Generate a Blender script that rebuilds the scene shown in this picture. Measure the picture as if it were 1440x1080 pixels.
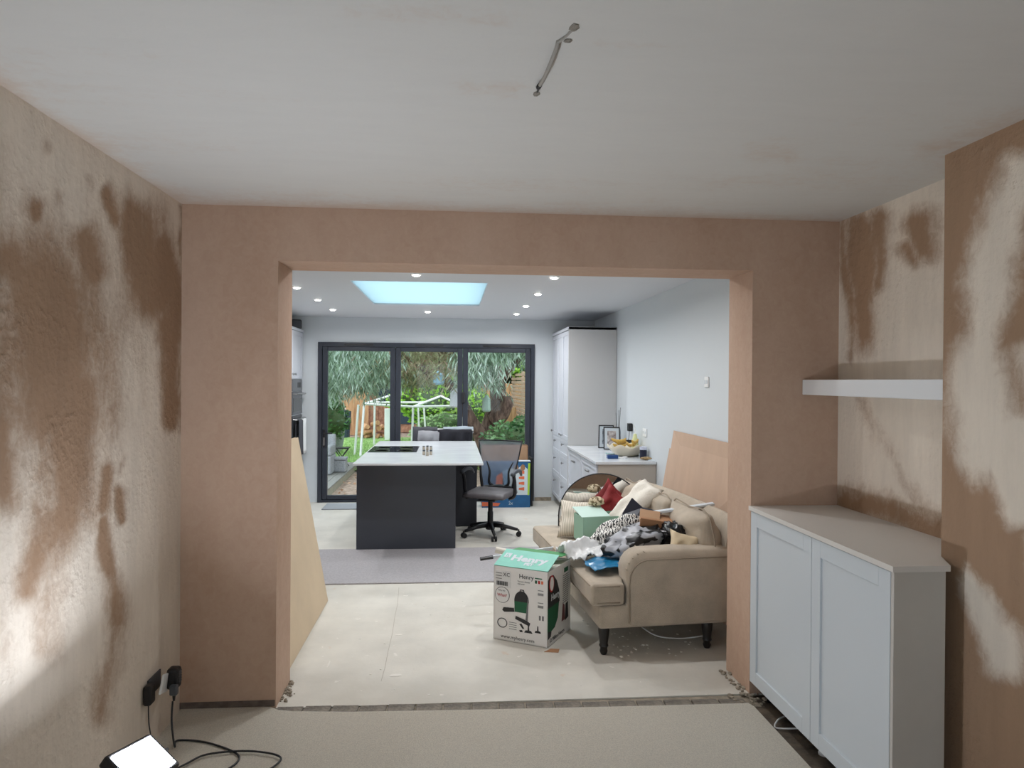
import bpy, bmesh, math, random
import numpy as np
from mathutils import Vector, Matrix, noise
for o in list(bpy.data.objects): bpy.data.objects.remove(o)
S = bpy.context.scene; COL = S.collection
random.seed(7); RNG = np.random.default_rng(7)
PI = math.pi
# ------------------------------------------------------------------ camera
F = 1000.; H = 1.72
yaw = math.atan(85/F); pitch = math.atan(-4.4/F); roll = 0.007
fw = Vector((math.sin(yaw)*math.cos(pitch), math.cos(yaw)*math.cos(pitch), math.sin(pitch)))
r0 = Vector((math.cos(yaw), -math.sin(yaw), 0)); u0 = r0.cross(fw)
RT = r0*math.cos(roll)+u0*math.sin(roll); UP = u0*math.cos(roll)-r0*math.sin(roll)
cd = bpy.data.cameras.new('camera'); cam = bpy.data.objects.new('camera', cd); COL.objects.link(cam)
cd.sensor_fit = 'HORIZONTAL'; cd.sensor_width = 36; cd.lens = 36*F/1440; cd.clip_end = 200; cd.clip_start = .02
m = Matrix((RT, UP, -fw)).transposed().to_4x4(); m.translation = Vector((0, 0, H)); cam.matrix_world = m
S.camera = cam
def ray(px, py): return fw+RT*(px-720)/F+UP*(540-py)/F
def atY(px, py, y): d = ray(px, py); return Vector((0, 0, H))+d*(y/d.y)
def atZ(px, py, z): d = ray(px, py); return Vector((0, 0, H))+d*((z-H)/d.z)
def atX(px, py, x): d = ray(px, py); return Vector((0, 0, H))+d*(x/d.x)
# ------------------------------------------------------------------ world and light
def lin(c): return tuple(((v/255)/12.92 if v/255 <= .04045 else ((v/255+.055)/1.055)**2.4) for v in c)
W = bpy.data.worlds.new('overcast_sky'); S.world = W; W.use_nodes = True
wn = W.node_tree.nodes; wl = W.node_tree.links; bg = wn['Background']
bg.inputs['Strength'].default_value = 3.1
tc = wn.new('ShaderNodeTexCoord'); nz = wn.new('ShaderNodeTexNoise'); nz.inputs['Scale'].default_value = 2.2; nz.inputs['Detail'].default_value = 4
rp = wn.new('ShaderNodeValToRGB'); rp.color_ramp.elements[0].color = (.66, .82, 1.0, 1); rp.color_ramp.elements[1].color = (.95, .98, 1.0, 1)
rp.color_ramp.elements[0].position = .3; rp.color_ramp.elements[1].position = .7
wl.new(tc.outputs['Generated'], nz.inputs['Vector']); wl.new(nz.outputs['Fac'], rp.inputs['Fac']); wl.new(rp.outputs['Color'], bg.inputs['Color'])
S.view_settings.view_transform = 'Standard'; S.view_settings.look = 'None'
S.view_settings.gamma = 1; S.view_settings.use_curve_mapping = False; S.view_settings.exposure = 0.0
FLOOD_STRENGTH = 300.     # the work lamp's panel
SPOT_WATTS = 5.5          # each kitchen downlight
CEIL_LAMP = 0
# ------------------------------------------------------------------ materials
def newmat(name):
    m = bpy.data.materials.new(name); m.use_nodes = True
    return m, m.node_tree.nodes, m.node_tree.links, m.node_tree.nodes['Principled BSDF']
def M(name, c, rough=.6, metal=0, var=0., scale=6, bump=0., bscale=60, stretch=(1, 1, 1), c2=None, spec=.5, coat=0, sheen=0):
    m, n, l, b = newmat(name)
    b.inputs['Roughness'].default_value = rough; b.inputs['Metallic'].default_value = metal
    b.inputs['Specular IOR Level'].default_value = spec; b.inputs['Coat Weight'].default_value = coat
    b.inputs['Sheen Weight'].default_value = sheen
    a = lin(c)
    if var or c2:
        t = n.new('ShaderNodeTexCoord'); mp = n.new('ShaderNodeMapping'); mp.inputs['Scale'].default_value = stretch
        nn = n.new('ShaderNodeTexNoise'); nn.inputs['Scale'].default_value = scale; nn.inputs['Detail'].default_value = 6; nn.inputs['Roughness'].default_value = .6
        r = n.new('ShaderNodeValToRGB'); e = r.color_ramp.elements; e[0].position = .35; e[1].position = .68
        e[0].color = (*[v*(1-var) for v in a], 1); e[1].color = (*(lin(c2) if c2 else [min(1, v*(1+var)) for v in a]), 1)
        l.new(t.outputs['Object'], mp.inputs['Vector']); l.new(mp.outputs['Vector'], nn.inputs['Vector']); l.new(nn.outputs['Fac'], r.inputs['Fac']); l.new(r.outputs['Color'], b.inputs['Base Color'])
    else: b.inputs['Base Color'].default_value = (*a, 1)
    if bump:
        t = n.new('ShaderNodeTexCoord'); nn = n.new('ShaderNodeTexNoise'); nn.inputs['Scale'].default_value = bscale; nn.inputs['Detail'].default_value = 4
        bp = n.new('ShaderNodeBump'); bp.inputs['Strength'].default_value = bump; bp.inputs['Distance'].default_value = .01
        l.new(t.outputs['Object'], nn.inputs['Vector']); l.new(nn.outputs['Fac'], bp.inputs['Height']); l.new(bp.outputs['Normal'], b.inputs['Normal'])
    return m
def emis(name, c, s):
    m, n, l, b = newmat(name); b.inputs['Base Color'].default_value = (*lin(c), 1)
    b.inputs['Emission Color'].default_value = (*lin(c), 1); b.inputs['Emission Strength'].default_value = s; return m
def glass(name, tint, gl=.06):
    m, n, l, b = newmat(name); n.remove(b); o = n['Material Output']
    t = n.new('ShaderNodeBsdfTransparent'); t.inputs[0].default_value = (*tint, 1)
    g = n.new('ShaderNodeBsdfGlossy'); g.inputs['Roughness'].default_value = .02
    mx = n.new('ShaderNodeMixShader'); mx.inputs[0].default_value = gl
    l.new(t.outputs[0], mx.inputs[1]); l.new(g.outputs[0], mx.inputs[2]); l.new(mx.outputs[0], o.inputs[0]); return m
def plaster(name, dry, wet, use_attr=True, base=0., nscale=2.5, namp=.35, stretch=(1, 1, .35), soft=.25, edge=None, fine=.1, bump=.12):
    """skimmed plaster: a per-vertex dampness, in part painted shade, plus noise picks the drying colour"""
    m, n, l, b = newmat(name); b.inputs['Roughness'].default_value = .75; b.inputs['Specular IOR Level'].default_value = .25
    t = n.new('ShaderNodeTexCoord'); mp = n.new('ShaderNodeMapping'); mp.inputs['Scale'].default_value = stretch
    l.new(t.outputs['Object'], mp.inputs['Vector'])
    n1 = n.new('ShaderNodeTexNoise'); n1.inputs['Scale'].default_value = nscale; n1.inputs['Detail'].default_value = 7; n1.inputs['Roughness'].default_value = .62
    l.new(mp.outputs['Vector'], n1.inputs['Vector'])
    def math_(op, a, bb):
        q = n.new('ShaderNodeMath'); q.operation = op
        for i, v in enumerate((a, bb)):
            if isinstance(v, (int, float)): q.inputs[i].default_value = v
            else: l.new(v, q.inputs[i])
        return q.outputs[0]
    s = math_('MULTIPLY', math_('SUBTRACT', n1.outputs['Fac'], .5), namp*2)
    if use_attr:
        at = n.new('ShaderNodeAttribute'); at.attribute_name = 'damp_shade'
        s = math_('ADD', s, at.outputs['Fac'])
    n5 = n.new('ShaderNodeTexNoise'); n5.inputs['Scale'].default_value = 22; n5.inputs['Detail'].default_value = 6; n5.inputs['Roughness'].default_value = .7; n5.inputs['Distortion'].default_value = .8
    l.new(t.outputs['Object'], n5.inputs['Vector'])
    s = math_('ADD', s, math_('MULTIPLY', math_('SUBTRACT', n5.outputs['Fac'], .5), namp*1.1))
    s = math_('ADD', s, base)
    r = n.new('ShaderNodeMapRange'); r.interpolation_type = 'SMOOTHSTEP'; r.inputs['From Min'].default_value = .5-soft; r.inputs['From Max'].default_value = .5+soft
    l.new(s, r.inputs['Value'])
    n2 = n.new('ShaderNodeTexNoise'); n2.inputs['Scale'].default_value = 9; n2.inputs['Detail'].default_value = 8; n2.inputs['Roughness'].default_value = .7
    mp2 = n.new('ShaderNodeMapping'); mp2.inputs['Scale'].default_value = (1, 1, .18) if stretch[2] < 1 else stretch
    l.new(t.outputs['Object'], mp2.inputs['Vector']); l.new(mp2.outputs['Vector'], n2.inputs['Vector'])
    mx = n.new('ShaderNodeMix'); mx.data_type = 'RGBA'; l.new(r.outputs['Result'], mx.inputs['Factor'])
    mx.inputs['A'].default_value = (*lin(dry), 1); mx.inputs['B'].default_value = (*lin(wet), 1)
    hs = n.new('ShaderNodeHueSaturation'); l.new(mx.outputs['Result'], hs.inputs['Color'])
    l.new(math_('ADD', math_('MULTIPLY', n2.outputs['Fac'], fine*2), 1-fine), hs.inputs['Value'])
    l.new(hs.outputs['Color'], b.inputs['Base Color'])
    n3 = n.new('ShaderNodeTexNoise'); n3.inputs['Scale'].default_value = 35; n3.inputs['Detail'].default_value = 5
    n4 = n.new('ShaderNodeTexNoise'); n4.inputs['Scale'].default_value = 3
    l.new(t.outputs['Object'], n3.inputs['Vector']); l.new(t.outputs['Object'], n4.inputs['Vector'])
    hgt = math_('MULTIPLY', math_('POWER', n3.outputs['Fac'], 3), math_('POWER', n4.outputs['Fac'], 2))
    bp = n.new('ShaderNodeBump'); bp.inputs['Strength'].default_value = bump*4; bp.inputs['Distance'].default_value = .02
    l.new(hgt, bp.inputs['Height']); l.new(bp.outputs['Normal'], b.inputs['Normal'])
    return m
def leafmat(name, cols, rough=.5, trans=.0):
    """each leaf takes its own tint (random per island)"""
    m, n, l, b = newmat(name); b.inputs['Roughness'].default_value = rough
    g = n.new('ShaderNodeNewGeometry'); r = n.new('ShaderNodeValToRGB'); e = r.color_ramp.elements
    while len(e) < len(cols): e.new(.5)
    for i, c in enumerate(cols): e[i].position = i/(len(cols)-1); e[i].color = (*lin(c), 1)
    t = n.new('ShaderNodeTexCoord'); z = n.new('ShaderNodeTexNoise'); z.inputs['Scale'].default_value = 1.6; z.inputs['Detail'].default_value = 3
    a1 = n.new('ShaderNodeMath'); a1.operation = 'MULTIPLY_ADD'; a1.inputs[1].default_value = 3.2; a1.inputs[2].default_value = -1.6
    a2 = n.new('ShaderNodeMath'); a2.operation = 'MULTIPLY_ADD'; a2.inputs[1].default_value = .55; a2.inputs[2].default_value = .22; a3 = n.new('ShaderNodeMath'); a3.operation = 'MULTIPLY_ADD'; a3.inputs[1].default_value = .5
    l.new(t.outputs['Object'], z.inputs['Vector']); l.new(z.outputs['Fac'], a1.inputs[0]); l.new(g.outputs['Random Per Island'], a2.inputs[0]); l.new(a1.outputs[0], a3.inputs[0]); l.new(a2.outputs[0], a3.inputs[2]); l.new(a3.outputs[0], r.inputs['Fac']); l.new(r.outputs['Color'], b.inputs['Base Color'])
    if trans:
        td = n.new('ShaderNodeBsdfTranslucent'); l.new(r.outputs['Color'], td.inputs['Color'])
        mx = n.new('ShaderNodeMixShader'); mx.inputs[0].default_value = trans; l.new(b.outputs[0], mx.inputs[1]); l.new(td.outputs[0], mx.inputs[2]); l.new(mx.outputs[0], n['Material Output'].inputs[0])
    return m
def twotone(name, c1, c2, kind='voronoi', scale=20, thr=.4, rough=.5, dist=3., stretch=(1, 1, 1)):
    m, n, l, b = newmat(name); b.inputs['Roughness'].default_value = rough
    t = n.new('ShaderNodeTexCoord'); mp = n.new('ShaderNodeMapping'); mp.inputs['Scale'].default_value = stretch; l.new(t.outputs['Object'], mp.inputs['Vector'])
    if kind == 'wave':
        v = n.new('ShaderNodeTexWave'); v.inputs['Scale'].default_value = scale; v.inputs['Distortion'].default_value = dist; v.inputs['Detail'].default_value = 2; v.inputs['Detail Scale'].default_value = 2; out = v.outputs['Fac']
    elif kind == 'noise':
        v = n.new('ShaderNodeTexNoise'); v.inputs['Scale'].default_value = scale; v.inputs['Detail'].default_value = 1.5; out = v.outputs['Fac']
    else:
        v = n.new('ShaderNodeTexVoronoi'); v.feature = 'DISTANCE_TO_EDGE'; v.inputs['Scale'].default_value = scale; out = v.outputs['Distance']
    l.new(mp.outputs['Vector'], v.inputs['Vector'])
    r = n.new('ShaderNodeValToRGB'); e = r.color_ramp.elements; e[0].position = thr-.02; e[1].position = thr+.02
    e[0].color = (*lin(c1), 1); e[1].color = (*lin(c2), 1); l.new(out, r.inputs['Fac']); l.new(r.outputs['Color'], b.inputs['Base Color']); return m

mWallL = plaster('plaster_left', (222, 210, 195), (156, 128, 104), namp=.55, nscale=3.5, soft=.40, fine=.2, bump=.3)
mWallR = plaster('plaster_right', (232, 221, 206), (166, 137, 112), namp=.6, nscale=3.5, soft=.40, fine=.2, bump=.3)
mPart = plaster('plaster_damp_pink', (204, 177, 157), (178, 146, 124), use_attr=False, base=.45, namp=.5, nscale=1.6, soft=.5, fine=.05, bump=.05)
mCeil = plaster('plaster_ceiling', (214, 213, 209), (204, 188, 174), namp=.7, nscale=2.0, stretch=(.35, 1.4, 1), soft=.4, fine=.05, bump=.06)
mPaint = M('grey_white_paint', (206, 211, 214), .55)
mPaintC = M('kitchen_ceiling_paint', (214, 216, 220), .6)
mScreed = M('pale_screed', (206, 202, 192), .6, var=.10, scale=2.2, bump=.10, bscale=40)
n_, l_ = mScreed.node_tree.nodes, mScreed.node_tree.links; b_ = n_['Principled BSDF']; src_ = b_.inputs['Base Color'].links[0].from_socket
tc_ = n_.new('ShaderNodeTexCoord')
for sc_, lo_, col_, am_ in ((13, .66, (232, 228, 220), .75), (7, .66, (206, 176, 150), .45), (45, .70, (110, 100, 88), .6), (1.1, .5, (176, 166, 148), .35)):
    z_ = n_.new('ShaderNodeTexNoise'); z_.inputs['Scale'].default_value = sc_; z_.inputs['Detail'].default_value = 4; z_.noise_dimensions = '4D'; z_.inputs['W'].default_value = sc_
    l_.new(tc_.outputs['Object'], z_.inputs['Vector']); r_ = n_.new('ShaderNodeMapRange'); r_.inputs['From Min'].default_value = lo_; r_.inputs['From Max'].default_value = lo_+(.04 if sc_ > 2 else .2); r_.inputs['To Max'].default_value = am_
    l_.new(z_.outputs['Fac'], r_.inputs['Value']); m_ = n_.new('ShaderNodeMix'); m_.data_type = 'RGBA'; l_.new(r_.outputs['Result'], m_.inputs['Factor']); l_.new(src_, m_.inputs['A']); m_.inputs['B'].default_value = (*lin(col_), 1); src_ = m_.outputs['Result']
l_.new(src_, b_.inputs['Base Color'])
mCarpet = M('beige_carpet', (224, 216, 200), .95, var=.14, scale=160, bump=.9, bscale=420, sheen=.2)
mRug = M('grey_carpet_band', (176, 172, 174), .95, var=.10, scale=60, bump=.6, bscale=300)
mBitumen = M('dark_old_floor', (62, 54, 48), .6, var=.45, scale=9, bump=.6, bscale=30, c2=(112, 98, 82))
mBrick = M('grey_floor_brick', (112, 106, 98), .85, var=.3, scale=14, bump=.6, bscale=60, c2=(140, 132, 120))
mMortar = M('old_mortar', (150, 140, 124), .9, var=.25, scale=20, bump=.8, bscale=50)
mAnth = M('anthracite_aluminium', (42, 47, 58), .42)
mIsland = M('dark_grey_gloss_laminate', (58, 62, 71), .28, var=.03, scale=2)
mIslandD = M('dark_grey_laminate', (44, 46, 54), .4)
mQuartz = M('white_marbled_quartz', (214, 218, 222), .18, var=.05, scale=2.5, stretch=(1, 3, 1), c2=(222, 225, 228))
mHob = M('black_glass_hob', (20, 26, 30), .08)
mCab = M('pale_grey_cabinet_paint', (202, 205, 212), .4)
mTaupe = M('taupe_end_panel', (184, 176, 166), .45)
mGreyEnd = M('grey_end_panel', (190, 189, 188), .45)
mWhite = M('white_satin_paint', (204, 211, 216), .4)
mCream = M('primed_mdf_side', (196, 192, 185), .55, var=.03, scale=4)
mSteel = M('brushed_steel', (150, 150, 150), .3, 1)
mBlack = M('black_plastic', (22, 22, 25), .4)
mBlackR = M('black_rubber', (18, 18, 20), .7)
mGreyP = M('dark_grey_plastic', (70, 74, 80), .45)
mWhiteP = M('white_plastic', (232, 233, 232), .35)
mBoard = M('plasterboard_face', (206, 186, 158), .8, var=.05, scale=3)
mBoardP = M('pink_skimmed_board', (192, 164, 142), .8, var=.08, scale=3, stretch=(1, 1, .4))
mGyp = M('gypsum_edge', (226, 222, 214), .9)
mSofa = M('beige_linen', (184, 170, 151), .9, var=.13, scale=7, bump=.5, bscale=260, sheen=.25)
mSofaD = M('beige_linen_piping', (156, 143, 126), .9)
mLeg = M('black_turned_wood', (24, 20, 18), .35)
mSeat = M('grey_leatherette', (92, 88, 90), .45, bump=.2, bscale=150)
mRed = M('red_fabric', (126, 26, 28), .75, var=.25, scale=9, bump=.3, bscale=80)
mIvory = M('ivory_fleece', (226, 220, 208), .9, var=.05, scale=12, bump=.4, bscale=120)
mCreamC = M('cream_cotton', (214, 196, 164), .85, var=.08, scale=10)
mMint = M('mint_card', (150, 188, 166), .6)
mMintD = M('mint_card_inside', (120, 150, 134), .7)
mKraft = M('brown_card', (160, 118, 84), .8, var=.06, scale=8)
mKraftL = M('tan_card', (178, 142, 110), .8, var=.04, scale=6)
mCardW = M('white_printed_card', (236, 234, 230), .55)
mCardIn = M('white_card_inside', (222, 216, 204), .8)
mTeal = M('teal_printed_card', (128, 198, 180), .5, var=.05, scale=10)
mGreen = M('green_card', (62, 140, 78), .6)
mGrn2 = M('printed_green', (18, 92, 58), .5)
mInk = M('printed_black', (34, 34, 36), .5)
mInk2 = M('printed_grey', (112, 112, 112), .55)
mRedInk = M('printed_red', (190, 40, 40), .5)
mBlueC = M('printed_blue', (30, 92, 140), .5, var=.1, scale=12)
mBlueL = M('printed_light_blue', (120, 160, 196), .5)
mLime = M('printed_lime', (170, 206, 60), .5)
mOrange = M('printed_orange', (222, 110, 70), .5)
mPaleC = M('printed_pale', (206, 216, 220), .5)
mBlueP = M('blue_plastic_sheet', (36, 122, 168), .25)
mBagB = M('black_polythene', (16, 16, 18), .22)
mZebra = twotone('black_white_maze_print', (24, 24, 26), (226, 224, 218), 'wave', 16, .38, .5, 9)
mBag = twotone('black_print_with_grey_strokes', (20, 20, 22), (168, 170, 176), 'noise', 9, .50, .35, 3, (1, 1.2, 2.0))
mNavy = twotone('navy_print', (28, 32, 46), (208, 206, 204), 'noise', 12, .62, .4)
mRib = twotone('ribbed_cream_knit', (176, 166, 150), (222, 214, 200), 'wave', 24, .3, .9, .3)
mScarf = twotone('patterned_scarf', (110, 92, 66), (206, 190, 160), 'noise', 34, .5, .8)
mSheet, n_, l_, b_ = newmat('clear_polythene')
b_.inputs['Base Color'].default_value = (.92, .93, .93, 1); b_.inputs['Roughness'].default_value = .25; b_.inputs['Transmission Weight'].default_value = .15; b_.inputs['Alpha'].default_value = .82
mMirror = M('mirror_glass', (235, 235, 235), .02, 1)
mGlass = glass('door_glass', (.97, .985, .98), .012)
mSkyGlass, n_, l_, b_ = newmat('opal_cyan_glass')
q_ = n_.new('ShaderNodeBsdfTranslucent'); q_.inputs[0].default_value = (.52, .62, .64, 1); l_.new(q_.outputs[0], n_['Material Output'].inputs[0])
mGlow = emis('downlight_glow', (255, 250, 240), 30)
mFlood = emis('led_panel_glow', (235, 243, 255), FLOOD_STRENGTH)
mYellowBr = M('pale_yellow_plastic', (218, 222, 168), .5)
mBanana = M('banana_skin', (196, 160, 76), .5, var=.2, scale=30)
mPhoto = M('photo_print', (150, 120, 110), .4, var=.6, scale=26, c2=(214, 206, 202))
mPhoto2 = M('photo_print_dark', (84, 84, 92), .4, var=.6, scale=26, c2=(160, 168, 176))
mNavyJ = M('dark_navy_plastic', (26, 30, 52), .3)
mGrass = M('lawn', (122, 154, 88), .9, var=.25, scale=3, bump=.5, bscale=60, c2=(150, 186, 108))
mGrassB = leafmat('grass_blades', [(116, 150, 82), (148, 184, 106), (176, 208, 132)], .6, .3)
mSoil = M('brown_soil', (140, 116, 98), .95, var=.3, scale=12, bump=.8, bscale=40, c2=(186, 164, 146))
mGravel = M('pinkish_gravel', (176, 154, 140), .9, var=.2, scale=30)
mDeck = M('weathered_grey_deck', (124, 122, 116), .8, var=.14, scale=8, stretch=(3, .4, 1))
mDeckS = M('mossy_deck_side', (142, 138, 120), .85, var=.15, scale=8)
mFence = M('orange_fence_board', (176, 128, 88), .8, var=.2, scale=6, stretch=(2, 2, .3), c2=(206, 160, 118))
mFenceR = M('pale_fence_slat', (166, 140, 118), .8, var=.18, scale=8, stretch=(.4, .4, 3))
mShed = M('red_brown_cladding', (158, 108, 84), .8, var=.2, scale=10, c2=(190, 140, 112))
mDarkG = M('dark_blue_glazing', (50, 62, 78), .15)
mBark = M('rough_red_bark', (92, 72, 64), .95, var=.4, scale=7, stretch=(2.5, 2.5, .6), bump=1.5, bscale=16, c2=(140, 116, 102))
mEuc = leafmat('eucalyptus_leaves', [(54, 78, 58), (100, 126, 98), (142, 166, 138), (186, 206, 192), (140, 134, 112)], .4, .25)  # the palest tint puts whitish highlights into the leaf colour
mEucB = leafmat('brownish_leaves', [(86, 84, 62), (126, 128, 92), (158, 166, 122), (140, 112, 92), (180, 190, 150)], .5, .25)
mLaurel = leafmat('laurel_leaves', [(30, 58, 34), (54, 92, 50), (90, 134, 78), (150, 186, 132)], .3, .1)
mLimeL = leafmat('lime_leaves', [(120, 170, 50), (158, 206, 74), (190, 226, 110)], .5, .3)
mHedge = leafmat('hedge_leaves', [(34, 56, 38), (60, 88, 56), (96, 124, 84)], .5, .1)
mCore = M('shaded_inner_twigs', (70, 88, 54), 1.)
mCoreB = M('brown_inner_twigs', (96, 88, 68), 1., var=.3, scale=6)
mWPole = M('white_painted_tube', (224, 224, 222), .4)
mRattan = M('grey_rattan', (148, 150, 152), .8, var=.2, scale=40)
mGreyCl = M('light_grey_cotton', (140, 140, 144), .9, var=.12, scale=8)
mDarkCl = M('black_cotton', (24, 24, 32), .9, var=.2, scale=8)
mDarkGr = M('charcoal_cotton', (70, 70, 76), .9)
mCable = M('white_cable', (216, 216, 214), .5)
mCableK = M('black_cable', (30, 32, 36), .5)
mCableG = M('grey_twin_earth_cable', (158, 154, 146), .6)
mFiller = M('wet_filler', (140, 134, 124), .8, var=.2, scale=40)
mesh_m, n_, l_, b_ = newmat('grey_mesh_fabric')
b_.inputs['Base Color'].default_value = (*lin((118, 124, 134)), 1); b_.inputs['Roughness'].default_value = .6; b_.inputs['Alpha'].default_value = .62
# ------------------------------------------------------------------ mesh helpers
def box(bm, x0, x1, y0, y1, z0, z1, bev=0, seg=2, T=None):
    g = bmesh.ops.create_cube(bm, size=1)['verts']
    for v in g:
        v.co = Vector((x0+(v.co.x+.5)*(x1-x0), y0+(v.co.y+.5)*(y1-y0), z0+(v.co.z+.5)*(z1-z0)))
    if bev:
        es = list({e for v in g for e in v.link_edges})
        r = bmesh.ops.bevel(bm, geom=es, offset=bev, segments=seg, profile=.5, affect='EDGES')
        g = list({v for f in r['faces'] for v in f.verts} | {v for v in g if v.is_valid})
    if T is not None:
        for v in g: v.co = T @ v.co
    return bm
def bxn(*a, **k): return box(bmesh.new(), *a, **k)
def tube(bm, pts, r, seg=8, cap=True, smooth=0):
    pts = [Vector(p) for p in pts]
    if smooth and len(pts) > 2:
        out = []
        for i in range(len(pts)-1):
            p0 = pts[max(i-1, 0)]; p1 = pts[i]; p2 = pts[i+1]; p3 = pts[min(i+2, len(pts)-1)]
            for k in range(smooth):
                t = k/smooth
                out.append(.5*((2*p1)+(-p0+p2)*t+(2*p0-5*p1+4*p2-p3)*t*t+(-p0+3*p1-3*p2+p3)*t**3))
        out.append(pts[-1]); 
        if hasattr(r, '__len__'): r = [r[min(int(i/smooth), len(r)-1)]*(1-(i % smooth)/smooth)+r[min(int(i/smooth)+1, len(r)-1)]*((i % smooth)/smooth) for i in range(len(out))]
        pts = out
    n = len(pts); R = r if hasattr(r, '__len__') else [r]*n; rings = []
    prev = None
    for i, p in enumerate(pts):
        t = (pts[min(i+1, n-1)]-pts[max(i-1, 0)]).normalized()
        if prev is None: a = t.orthogonal().normalized()
        else: a = (prev-t*prev.dot(t)); a = a.normalized() if a.length > 1e-6 else t.orthogonal().normalized()
        prev = a; b = t.cross(a)
        rings.append([bm.verts.new(p+(a*math.cos(2*PI*k/seg)+b*math.sin(2*PI*k/seg))*R[i]) for k in range(seg)])
    for i in range(n-1):
        for k in range(seg): bm.faces.new((rings[i][k], rings[i][(k+1) % seg], rings[i+1][(k+1) % seg], rings[i+1][k]))
    if cap: bm.faces.new(rings[0][::-1]); bm.faces.new(rings[-1])
    return bm
def lathe(bm, prof, c=(0, 0, 0), seg=20, T=None):
    rings = []
    for r, z in prof:
        rings.append([bm.verts.new(Vector((c[0]+r*math.cos(2*PI*k/seg), c[1]+r*math.sin(2*PI*k/seg), c[2]+z))) for k in range(seg)])
    for i in range(len(rings)-1):
        for k in range(seg): bm.faces.new((rings[i][k], rings[i][(k+1) % seg], rings[i+1][(k+1) % seg], rings[i+1][k]))
    bm.faces.new(rings[0][::-1]); bm.faces.new(rings[-1])
    if T is not None:
        for q in rings:
            for v in q: v.co = T @ v.co
    return bm
def prism(bm, poly, a0, a1, axis='y', T=None):
    """polygon in the two other axes, extruded along axis"""
    def P(u, v, w): return {'x': (w, u, v), 'y': (u, w, v), 'z': (u, v, w)}[axis]
    A = [bm.verts.new(P(u, v, a0)) for u, v in poly]; B = [bm.verts.new(P(u, v, a1)) for u, v in poly]
    n = len(poly)
    bm.faces.new(A); bm.faces.new(B[::-1])
    for i in range(n): bm.faces.new((A[i], B[i], B[(i+1) % n], A[(i+1) % n]))
    if T is not None:
        for v in A+B: v.co = T @ v.co
    return bm
def link(name, me, mat, parent=None):
    o = bpy.data.objects.new(name, me); COL.objects.link(o)
    if mat is not None: me.materials.append(mat)
    if parent is not None: o.parent = parent
    return o
def obj(name, bm, mat, parent=None, smooth=False, label=None, kind=None, solid=0, sub=0):
    bmesh.ops.recalc_face_normals(bm, faces=bm.faces)
    me = bpy.data.meshes.new(name); bm.to_mesh(me); bm.free()
    if smooth is True or sub: me.shade_smooth()
    elif smooth == 'auto':
        me.shade_smooth(); me.set_sharp_from_angle(angle=math.radians(40))
    o = link(name, me, mat, parent)
    if solid:
        q = o.modifiers.new('thickness', 'SOLIDIFY'); q.thickness = solid; q.offset = 0
    if sub:
        q = o.modifiers.new('subdivision', 'SUBSURF'); q.levels = sub; q.render_levels = sub
    if label: o['label'] = label
    if kind: o['kind'] = kind
    return o
def tag(o, label, cat, group=None):
    o['label'] = label; o['category'] = cat
    if group: o['group'] = group
    return o
def thing(name, label, cat, loc=(0, 0, 0), rotz=0, group=None):
    o = bpy.data.objects.new(name, None); COL.objects.link(o); o.location = loc; o.rotation_euler = (0, 0, rotz)
    o.empty_display_size = .05
    return tag(o, label, cat, group)
def struct(name, bm, mat, parent=None, **k):
    o = obj(name, bm, mat, parent, **k)
    if parent is None: o['kind'] = 'structure'
    return o
def sroot(name, loc=(0, 0, 0)):
    o = bpy.data.objects.new(name, None); COL.objects.link(o); o.location = loc; o['kind'] = 'structure'; return o
def solo(name, bm, mat, label, cat, group=None, **k):
    """single-mesh thing; its origin goes to its base centre"""
    vs = [v.co for v in bm.verts]
    c = Vector(((min(v.x for v in vs)+max(v.x for v in vs))/2, (min(v.y for v in vs)+max(v.y for v in vs))/2, min(v.z for v in vs)))
    for v in bm.verts: v.co -= c
    o = obj(name, bm, mat, **k); o.location = c
    return tag(o, label, cat, group)
def copy_tree(o, parent=None, loc=None, rotz=None, label=None):
    c = o.copy(); COL.objects.link(c)
    if parent is not None: c.parent = parent
    for ch in list(o.children): copy_tree(ch, c)
    if loc is not None: c.location = loc
    if rotz is not None: c.rotation_euler.z = rotz
    if label: c['label'] = label
    return c
def pillow(w, d, h, n=14, pinch=.12, nz_=.02, seed=0, T=None, bm=None):
    bm = bm or bmesh.new(); rows = {}
    def pt(u, v, s):
        e = (max(0, 1-abs(u)**2.6)*max(0, 1-abs(v)**2.6))**.5
        k = 1-pinch*(1-abs(u))*0-pinch*((1-v*v) if abs(u) > .999 else (1-v*v)*abs(u)**3)
        k2 = 1-pinch*(1-u*u)*abs(v)**3
        x, y = u*w/2*k, v*d/2*k2
        z = s*h/2*e+nz_*noise.noise(Vector((u*2.2+seed, v*2.2, s*1.3+seed)))*(.3+e)
        return Vector((x, y, z))
    for s in (1, -1):
        g = [[None]*(n+1) for _ in range(n+1)]
        for i in range(n+1):
            for j in range(n+1):
                u, v = 2*i/n-1, 2*j/n-1
                if s == -1 and (i in (0, n) or j in (0, n)): g[i][j] = rows[1][i][j]; continue
                g[i][j] = bm.verts.new(pt(u, v, s))
        rows[s] = g
        for i in range(n):
            for j in range(n):
                f = (g[i][j], g[i+1][j], g[i+1][j+1], g[i][j+1])
                bm.faces.new(f if s == 1 else f[::-1])
    if T is not None:
        for v in bm.verts: v.co = T @ v.co
    return bm
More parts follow.
